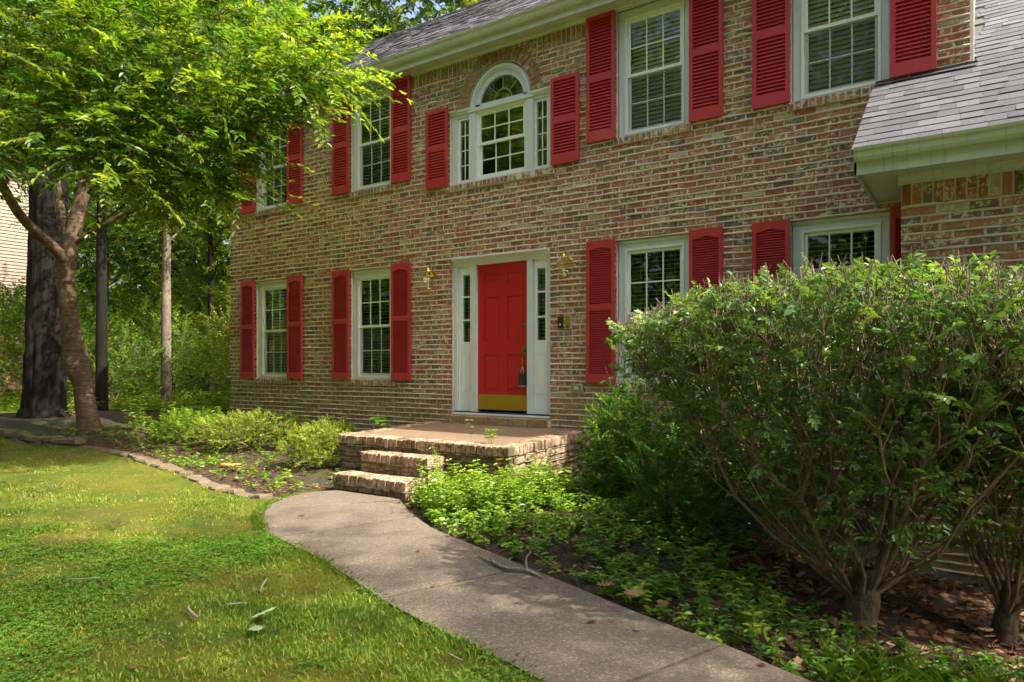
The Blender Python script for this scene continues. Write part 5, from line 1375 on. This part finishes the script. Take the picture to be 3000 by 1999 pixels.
vase_bush((-.64, -3.2, ter1(-.64, -3.2)), 'broad clipped shrub with many bare stems in front of the right-hand windows', (-.85, -2.75), 1.76, 1.94, 4600, 71, .085, 10)
vase_bush((.06, -2.62, ter1(.06, -2.62)), 'clipped shrub rooted against the wing wall at the right edge', (.6, -2.3), 1.28, 1.90, 2600, 73, .065, 10)

# ------------------------------------------------------------------ yews, bed shrubs
def yew(name, label, loc, rx, rz, nattr, seed, tone=(0, 1), group=None, L=.036, lo=.0):
    st = np.random.default_rng(seed); t = thing(name, label, 'shrub', loc, group); pts = []
    while len(pts) < nattr:
        d = unit(st.normal(0, 1, 3)); q = d * st.random() ** .3
        if q[2] < -.55: continue
        p = np.array([q[0] * rx, q[1] * rx, lo + rz * (.4 + .6 * q[2])])
        if float(vnoise(p[0] * 2 + seed, p[1] * 2 + p[2] * 3, rx * .45, seed)) < .34: continue
        pts.append(p)
    pts = np.array(pts); Pn, par, r, tips = grow(np.array([(0, 0, -.05), (0, 0, .03)], float), [-1, 0], pts, bf=.55, seg=.1, jit=.05, rtip=.002, pexp=2.2, down_pen=.3)
    td = tip_dirs(Pn, par, tips); td[:, 2] += .35; rel = np.linalg.norm(pts.mean(0) * 0 + Pn[tips] / np.array([rx, rx, rz]), axis=1)
    lv, tw = sprays(Pn[tips], td, 40, .17, L, .011, tone[0], tone[1], .85, 62, .1, simple=True, jitter=.35)
    for nm, me, mt in (('stems', merge_mesh('stems', [skeleton_sticks(Pn, par, np.minimum(r * .7, .02), 1, 4)]), M['stem']), ('foliage', mesh_np('foliage', *cat([lv])), M['yew_leaf'])):
        o = bpy.data.objects.new(nm, me); COL.objects.link(o); me.materials.append(mt); o.parent = t
yew('yew_shrub', 'dense yew with bright tips against the brick right of the porch', gl(-3.0, -1.0), .62, 1.18, 1000, 81, (0, .85))
yew('yew_shrub', 'dark yew sprawling under the broad clipped shrub', gl(-2.0, -1.75), .8, .85, 800, 83, (0, .5))
make_shrub('spreading_shrub', 'low spreading yellow-green shrub in the bed left of the porch', gl(-9.2, -1.3), .85, .46, 700, 11, .045, .022, M['bright_leaf'], 85, spread=.13, lo=.0)
yew('yew_shrub', 'upright yew seedling clump beside the spreading shrub near the house corner', gl(-10.6, -1.35), .55, .42, 330, 87, (.6, 1))
make_shrub('azalea_shrub', 'rounded small-leaved azalea at the left edge of the steps', gl(-7.15, -1.75), .48, .48, 520, 12, .036, .018, M['bright_leaf'], 91, spread=.10, lo=.03)
make_shrub('azalea_shrub', 'smaller azalea behind the rounded one next to the porch', gl(-7.75, -1.0), .40, .42, 320, 12, .036, .018, M['bright_leaf'], 93, spread=.10, lo=.03)

# ------------------------------------------------------------------ small plants
def plants(spots_, hmin, hmax, nl, L, W, mat, tone=(0, 1), spread=.5):
    """low leafy shoots: opposite leaves on a thin stem"""
    S = np.asarray(spots_, float); m = len(S); h = RNG.uniform(hmin, hmax, m); d = unit(np.c_[RNG.normal(0, spread, m), RNG.normal(0, spread, m), np.ones(m)])
    base = np.c_[S[:, 0], S[:, 1], ter(S[:, 0], S[:, 1])]; Ps, Ds, Ns, Ts = [], [], [], []; a0 = RNG.random(m) * 6.28; tone0 = RNG.uniform(tone[0], tone[1], m)
    for k in range(nl):
        f = .25 + .75 * (k // 2 + 1) / (nl / 2); a = a0 + (k // 2) * 1.57 + (k % 2) * math.pi + RNG.normal(0, .25, m)
        Ps.append(base + d * (h * f)[:, None]); dd = np.c_[np.cos(a), np.sin(a), RNG.uniform(-.1, .5, m)]; Ds.append(dd); Ns.append(np.c_[RNG.normal(0, .3, m), RNG.normal(0, .3, m), np.ones(m)]); Ts.append(np.clip(tone0 + RNG.normal(0, .15, m) + .1 * f, 0, 1))
    k = m * nl; sc_ = RNG.uniform(.6, 1.25, k)
    lv = leaves(np.vstack(Ps), np.vstack(Ds), np.vstack(Ns), L * sc_, W * sc_, np.concatenate(Ts)); st = sticks(base - [0, 0, .01], base + d * h[:, None], .0022, .0012, 3)
    return lv, st
def scatter(poly, n, dens=None):
    P = np.array(poly); out = []
    while sum(map(len, out)) < n:
        q = np.c_[RNG.uniform(P[:, 0].min(), P[:, 0].max(), n), RNG.uniform(P[:, 1].min(), P[:, 1].max(), n)]; q = q[inpoly(q[:, 0], q[:, 1], poly)]
        if dens is not None: q = q[RNG.random(len(q)) < dens(q[:, 0], q[:, 1])]
        out.append(q)
    return np.vstack(out)[:n]
RB = [(-5.0, -2.35), (-4.95, -2.1), (-4.2, -1.95), (-4.0, -.3), (-3.3, -.2), (-2.4, -1.2), (-1.6, -2.2), (-1.0, -3.2), (-.9, -3.9), (-1.0, -4.25), (-1.85, -3.98), (-2.31, -3.79), (-3.1, -3.48), (-3.88, -3.17), (-4.5, -2.79)]
cover, stem = [], []
q = scatter(RB, 900, lambda x, y: np.clip(1.5 * fbm(x, y, .7, 31) - .15 - .25 * (x > -2.6) + .3 * (x < -3.3), 0, 1)); lv, st = plants(q, .05, .2, 10, .056, .030, None, (.2, 1)); cover.append(lv); stem.append(st)
q = scatter([(-4.95, -2.3), (-4.9, -2.0), (-4.15, -1.9), (-4.0, -1.2), (-3.5, -1.5), (-3.6, -2.6), (-4.2, -2.85)], 360); lv, st = plants(q, .12, .44, 14, .056, .030, None, (.5, 1), .3); cover.append(lv); stem.append(st)
q = scatter([(-2.0, -3.9), (-.9, -4.3), (.4, -4.7), (1.2, -4.6), (.6, -3.4), (-.4, -3.5), (-1.4, -3.0), (-2.2, -3.2)], 430, lambda x, y: np.clip(1.7 * fbm(x, y, .5, 33) - .35, 0, 1)); lv, st = plants(q, .04, .15, 10, .042, .021, None, (0, .5)); cover.append(lv); stem.append(st)
gc = leaf_obj('ground_cover', cover, M['cover_leaf'], kind='stuff'); tag(gc, 'low leafy ground cover right of the walk', 'ground cover')
link('stems', merge_mesh('stems', stem), M['vine'], gc, kind='stuff')
LB = [(-6.76, -1.85), (-6.16, -2.1), (-6.2, -2.4), (-6.3, -2.6), (-6.2, -2.95), (-7.1, -3.0), (-8.3, -2.85), (-9.7, -2.6), (-10.8, -2.6), (-11.6, -2.8), (-13, -2.9), (-13.5, -1.5), (-11.8, -.8), (-11, -.3), (-7.6, -.3)]
q = scatter(LB, 640, lambda x, y: np.clip(1.6 * fbm(x, y, .8, 41) - .38 + .25 * (x > -8.6), 0, 1)); lv, st = plants(q, .03, .13, 8, .045, .024, None, (.3, 1))
q2 = scatter([(-12.5, -1.6), (-11.0, -1.8), (-10.2, -1.3), (-10.6, -.7), (-11.9, -.6)], 60); lv2, st2 = plants(q2, .15, .5, 14, .07, .036, None, (.6, 1), .25)
gc = leaf_obj('ground_cover', [lv, lv2], M['cover_leaf'], kind='stuff'); tag(gc, 'sparse seedlings in the mulch left of the steps', 'ground cover')
link('stems', merge_mesh('stems', [st, st2]), M['vine'], gc, kind='stuff')
q = scatter([(-30, -2), (-17, -2.8), (-16, 0), (-13.5, .3), (-12.5, 1.5), (-14, 5), (-22, 6)], 1500, lambda x, y: np.clip(1.6 * fbm(x, y, 1.2, 45) - .2, 0, 1)); lv, st = plants(q, .08, .4, 8, .10, .05, None, (.3, 1), .5)
leaf_obj('wood_floor_plants', [lv], M['wood_leaf'], kind='stuff')

def single_plant(name, label, loc, h, nl, L, W, mat, tone=(.4, 1), spread=.15, cat_='plant', n=1, group=None, r=.05):
    global ter
    t = thing(name, label, cat_, loc, group); old = ter
    ter = lambda x, y: np.full(np.shape(x), loc[2])
    q = np.c_[loc[0] + RNG.normal(0, r, n) * (n > 1), loc[1] + RNG.normal(0, r, n) * (n > 1)]
    lv, st = plants(q, h * .75, h * 1.1, nl, L, W, None, tone, spread); ter = old
    link('stem', merge_mesh('stem', [st]), M['vine'], t); leaf_obj('foliage', [lv], mat, t)
single_plant('weed', 'single upright weed growing at the front edge of the porch', (-4.75, -1.62, ptop(-1.6)), .23, 10, .05, .028, M['cover_leaf'])
single_plant('weed', 'bushy weed near the right front corner of the porch', (-4.5, -1.6, ptop(-1.6)), .19, 16, .045, .024, M['cover_leaf'], n=3, r=.03, spread=.3)
single_plant('weed', 'broad-leaved weed at the left rear corner of the porch', (-6.72, -1.05, .5), .2, 6, .19, .12, M['cover_leaf'], (.2, .6), .1)
single_plant('weed', 'dark seedling by the stone at the right side of the porch', (-4.33, -.42, ptop(-.4)), .10, 8, .05, .02, M['cover_leaf'], (0, .2), .5)
single_plant('creeper', 'creeper with red young leaves at the right porch corner', (-4.22, -1.95, .0), .42, 16, .06, .03, M['red_leaf'], (0, 1), .12)
single_plant('weed', 'tall leafy shoot beside the steps in the ground cover', (-4.85, -2.2, .0), .52, 22, .05, .024, M['cover_leaf'], (.5, 1), .1, n=5, r=.05)
single_plant('weed', 'five-leaved seedling at the edging near the walk', (-6.75, -2.65, ter1(-6.75, -2.65)), .12, 6, .10, .045, M['cover_leaf'], (.6, 1), .05)
for k, (x, z) in enumerate([(-8.95, 1.0), (-8.85, .55)]):
    pass
single_plant('sapling', 'young leafy sapling at the foot of the cherry tree', gl(-11.9, -1.7), .8, 18, .08, .042, M['bright_leaf'], (.3, 1), .2, n=4, r=.1)
single_plant('sapling', 'leafy shoots between the oak and the cherry tree', gl(-13.6, -1.9), .75, 16, .08, .042, M['bright_leaf'], (.3, 1), .25, n=4, r=.12)

# ------------------------------------------------------------------ grass and clover of the lawn
def lawn_pts(n, near):
    r = (RNG.random(n) ** (.75 if near else .9)) * (5.5 if near else 16) + 1.6; a = RNG.uniform(R(78), R(170), n)
    x = r * np.cos(a); y = -DIST + r * np.sin(a); return x, y
def grass(n, near, hmul):
    x, y = lawn_pts(n, near); k = inpoly(x, y, LAWN_VIS); x, y = x[k], y[k]
    dn = fbm(x, y, .75, 51); c2 = fbm(x, y, .28, 57); k = RNG.random(len(x)) < np.clip(.42 + (dn - .45) * 2.0 + (c2 - .5) * 1.8, .12, 1); x, y, dn, c2 = x[k], y[k], dn[k], c2[k]
    m = len(x); z = ter(x, y) + .022 + .03 * (fbm(x, y, .5, 21) - .5) - .004
    h = hmul * (.009 + .022 * np.clip((dn - .35) * 2.2, 0, 1)) * RNG.uniform(.5, 1.4, m); a = RNG.random(m) * 6.283; b = a + RNG.normal(0, .6, m); ln = RNG.uniform(.2, 1.0, m)
    w = RNG.uniform(.0016, .0034, m) * (1 if near else 2.0); sx, sy = np.cos(a) * w, np.sin(a) * w; lx, ly = -np.sin(b) * h * ln, np.cos(b) * h * ln
    V = np.stack([np.c_[x - sx, y - sy, z], np.c_[x + sx, y + sy, z], np.c_[x + sx * .8 + lx * .4, y + sy * .8 + ly * .4, z + h * .6], np.c_[x - sx * .8 + lx * .4, y - sy * .8 + ly * .4, z + h * .6], np.c_[x + lx, y + ly, z + h]], 1).reshape(-1, 3)
    i = np.arange(m)[:, None] * 5; tone = np.clip(.62 - 1.1 * (dn - .4) + RNG.normal(0, .16, m) + .25 * (fbm(x, y, 1.6, 59) - .5), 0, 1)
    return V, i + np.array([[0, 1, 2, 3]]), i + np.array([[3, 2, 4]]), np.repeat(tone, 5)
def edge_grass(n):
    k = RNG.integers(14, 236, n); P = WL[k] + RNG.normal(0, .012, (n, 2)) ; tng = WL[k + 1] - WL[k - 1]; nr = np.c_[tng[:, 1], -tng[:, 0]]; nr = nr / np.linalg.norm(nr, axis=1)[:, None]
    keep = RNG.random(n) < np.clip(2.2 * fbm(P[:, 0], P[:, 1], .35, 77) - .6, .05, 1); P = P[keep]; m = len(P); a = RNG.random(m) * 6.28
    z = ter(P[:, 0], P[:, 1]) + .0; h = RNG.uniform(.03, .085, m); d = np.c_[np.cos(a) * .6, np.sin(a) * .6, np.ones(m)]
    return leaves(np.c_[P, z], d, np.c_[-np.cos(a), -np.sin(a), np.full(m, .6)], h, .0045, RNG.uniform(.0, .6, m), fold=.1, droop=.3)
g = leaf_obj('grass', [grass(200000, True, 1.0), grass(270000, False, 1.2), edge_grass(9000)], M['grass'], kind='stuff'); tag(g, 'short patchy grass of the front lawn', 'grass')
def clover(n):
    x, y = lawn_pts(n, True); x2, y2 = lawn_pts(n // 2, False); x, y = np.r_[x, x2], np.r_[y, y2]; k = inpoly(x, y, LAWN_VIS); x, y = x[k], y[k]
    k = RNG.random(len(x)) < np.clip((fbm(x + 3, y, .9, 63) - .47) * 7, 0, 1); x, y = x[k], y[k]; m = len(x); z = ter(x, y) + .03 + RNG.uniform(.0, .03, m); out = []
    a0 = RNG.random(m) * 6.28; t = RNG.random(m); P = np.c_[x, y, z]
    for j in range(3):
        a = a0 + j * 2.094; out.append(leaves(P, np.c_[np.cos(a), np.sin(a), RNG.uniform(-.2, .4, m)], np.c_[RNG.normal(0, .25, m), RNG.normal(0, .25, m), np.ones(m)], RNG.uniform(.011, .019, m), RNG.uniform(.010, .016, m), t, simple=True))
    return out
g = leaf_obj('clover', clover(80000), M['clover'], kind='stuff'); tag(g, 'bright clover patches in the front lawn', 'clover')
# grass tuft under the shrub at the bottom right
q = scatter([(-.75, -4.35), (.3, -4.75), (.9, -4.5), (.2, -3.9), (-.6, -3.95)], 900); m = len(q); z = ter(q[:, 0], q[:, 1]); h = RNG.uniform(.08, .24, m); a = RNG.random(m) * 6.28; d = np.c_[np.cos(a) * .6, np.sin(a) * .6, np.ones(m)]
lv = leaves(np.c_[q, z], d, np.c_[-np.cos(a), -np.sin(a), np.full(m, .6)], h, .006, RNG.uniform(0, .35, m), fold=.1, droop=.35)
g = leaf_obj('long_grass', [lv], M['grass'], kind='stuff'); tag(g, 'long thin grass growing under the broad clipped shrub', 'grass')

# ------------------------------------------------------------------ leaf litter, chips, twigs
OAK_OUT = [(0, 0), (.12, .10), (.10, .24), (.26, .18), (.32, .40), (.45, .22), (.55, .46), (.66, .22), (.80, .30), (.84, .12), (1, 0)]
def oak_leaves(P, yaw, size, tilt, tone, curl):
    Vs, Qs = [], []; out = np.array(OAK_OUT); pts = np.vstack([out, np.c_[out[-2:0:-1, 0], -out[-2:0:-1, 1]]]); k = len(pts); n = len(P)
    u, v = pts[:, 0] - .5, pts[:, 1]; X = u[None] * size[:, None]; Y = v[None] * size[:, None]; Z = curl[:, None] * size[:, None] * (u[None] ** 2 * 1.2 + np.abs(v[None]) * .9) + tilt[:, None] * X
    c, s = np.cos(yaw)[:, None], np.sin(yaw)[:, None]
    V = np.stack([P[:, 0:1] + X * c - Y * s, P[:, 1:2] + X * s + Y * c, P[:, 2:3] + Z], 2).reshape(-1, 3)
    tri = []
    for i in range(1, 10): tri += [(i, i + 1, k - i)] if i < 10 else []
    T = []
    for i in range(10):
        a, b = i, i + 1; c_, d_ = (k - i) % k, (k - i - 1) % k
        if i == 0: T.append((0, 1, k - 1))
        elif i == 9: T.append((9, 10, k - 9))
        else: T += [(a, b, d_), (a, d_, c_)]
    T = np.array(T); return V, None, (np.arange(n)[:, None, None] * k + T[None]).reshape(-1, 3), np.repeat(tone, k)
q = np.vstack([scatter([(-1.5, -3.6), (-.9, -4.25), (.5, -4.8), (2.5, -4.5), (2.5, -1.2), (-.6, -1.2), (-2.0, -2.4)], 2600), scatter(RB, 130), scatter(LB, 60)])
m = len(q); P = np.c_[q, ter(q[:, 0], q[:, 1]) + RNG.uniform(.005, .04, m)]
qs = np.vstack([scatter([(-11, -4), (-6, -3.6), (-1.5, -5.4), (-1, -7.5), (-9, -7.5)], 110), scatter(WALK, 36)]); ms = len(qs); zs2 = np.where(inpoly(qs[:, 0], qs[:, 1], WALK), .012, ter(qs[:, 0], qs[:, 1]) + .035)
speck = oak_leaves(np.c_[qs, zs2], RNG.random(ms) * 6.28, RNG.uniform(.018, .05, ms), RNG.normal(0, .2, ms), RNG.random(ms), RNG.normal(.1, .3, ms))
g = leaf_obj('leaf_litter', [speck, oak_leaves(P, RNG.random(m) * 6.28, RNG.uniform(.035, .10, m), RNG.normal(0, .4, m), RNG.random(m) ** 1.6, RNG.normal(.1, .5, m))], M['dead_leaf'], kind='stuff'); tag(g, 'brown fallen oak leaves under the clipped shrubs', 'leaf litter')
q = np.vstack([scatter(LB, 5200), scatter([(-2.2, -3.5), (2.5, -4.6), (2.5, -1.2), (-2.4, -1.4)], 3000), scatter(RB, 1600)]); m = len(q); P = np.c_[q, ter(q[:, 0], q[:, 1]) + .004 + RNG.uniform(0, .018, m)]; d = unit(np.c_[RNG.normal(0, 1, m), RNG.normal(0, 1, m), RNG.normal(0, .25, m)]); L = RNG.uniform(.012, .06, m)
st = sticks(P - d * L[:, None] * .5, P + d * L[:, None] * .5, RNG.uniform(.002, .007, m), RNG.uniform(.0015, .005, m), 4)
V, Qd, _, to = st
g = link('mulch_chips', mesh_np('mulch_chips', V, Qd, tone=np.repeat(RNG.random(m) * .6, 8)), M['dead_leaf'], kind='stuff'); tag(g, 'dark bark mulch chips in the planting beds', 'mulch')
def fallen(label, x, y, z, size, mat, yaw, curl=.5, tilt=.1, tone=.6):
    o = leaf_obj('fallen_leaf', [oak_leaves(np.array([[x, y, z]]), np.array([yaw]), np.array([size]), np.array([tilt]), np.array([tone]), np.array([curl]))], mat); tag(o, label, 'leaf', 'single fallen leaves')
fallen('orange dry oak leaf lying in the left planting bed', -7.75, -2.55, ter1(-7.75, -2.55) + .05, .22, M['orange_leaf'], .3, .5)
fallen('second orange dry leaf beside the bright one in the left bed', -8.0, -2.5, ter1(-8.0, -2.5) + .04, .17, M['orange_leaf'], 2.0, .4)
fallen('curled tan leaf at the right rim of the walk, upper of two', -1.93, -3.93, .03, .12, M['dead_leaf'], .5, .6, tone=.9)
fallen('curled tan leaf cluster at the right rim of the walk', -1.7, -4.02, .035, .15, M['dead_leaf'], 1.6, .6, tone=1)
fallen('small brown leaf on the walk near its left bulge', -5.2, -3.55, .015, .08, M['dead_leaf'], .4, .3, tone=.3)
fallen('small dark leaf on the walk in the lower right', -1.75, -4.45, .012, .05, M['dead_leaf'], 1.0, .3, tone=.1)
lz = ter1(-3.2, -5.45) + .05
fallen('large pale upturned oak leaf on the lawn', -3.22, -5.40, lz + .02, .15, M['pale_leaf'], .3, .35, .45, .8)
fallen('pale oak leaf lying flat below the upturned one on the lawn', -3.12, -5.52, lz, .10, M['pale_leaf'], -.4, .3, .1, .3)
# lichened branch on the walk
def stick(name, label, pts, rad, mat, extra=(), cat_='stick', group=None):
    t = thing(name, label, cat_, tuple(pts[0]), group); m = MB(); C = smooth_line(np.array(pts), 22); m.tube(C, list(np.interp(np.linspace(0, 1, 22), np.linspace(0, 1, len(rad)), rad)), 8); m.build('limb', mat, t, smooth=True)
    for p, r in extra:
        m = MB(); C = smooth_line(np.array(p), 12); m.tube(C, list(np.interp(np.linspace(0, 1, 12), np.linspace(0, 1, len(r)), r)), 7); m.build('fork', mat, t, smooth=True)
g3 = lambda xd, yd, z: tuple(at(xd, yd, (CAMZ - z) * FPX / (yd * 1.275 - 1077)))
stick('fallen_branch', 'forked grey lichened branch lying across the walk', [g3(1100, 1277, .02), g3(1128, 1291, .02), g3(1165, 1306, .02), g3(1200, 1309, .025), g3(1225, 1317, .02), g3(1248, 1328, .02)], [.006, .009, .012, .013, .012, .004], M['twig'],
      [([g3(1212, 1312, .025), g3(1209, 1296, .06), g3(1210, 1280, .1), g3(1222, 1268, .13)], [.010, .008, .007, .004]), ([g3(1140, 1297, .025), g3(1128, 1283, .05), g3(1127, 1270, .08)], [.009, .006, .004])])
lw = lambda xd, yd: tuple(np.array(g3(xd, yd, .005)) + [0, 0, .02])
stick('stick', 'thick pale broken stick on the lawn left of the oak leaf', [lw(430, 1405), lw(440, 1416), lw(453, 1427)], [.008, .009, .007], M['twig'], group='sticks on the lawn')
stick('stick', 'thin grey stick on the lawn nearest the walk', [lw(612, 1340), lw(603, 1352), lw(598, 1367)], [.006, .006, .004], M['twig'], group='sticks on the lawn')
stick('stick', 'pale stick lying under the upturned oak leaf', [lw(520, 1398), lw(545, 1395), lw(567, 1395)], [.004, .005, .0045], M['twig'], group='sticks on the lawn')
stick('stick', 'long thin twig on the lawn at the far left', [lw(150, 1339), lw(180, 1338), lw(230, 1334)], [.004, .004, .002], M['twig'], group='sticks on the lawn')
stick('stick', 'short twig on the lawn by the lower walk edge', [lw(1030, 1512), lw(1045, 1520), lw(1062, 1528)], [.004, .005, .003], M['twig'], group='sticks on the lawn')
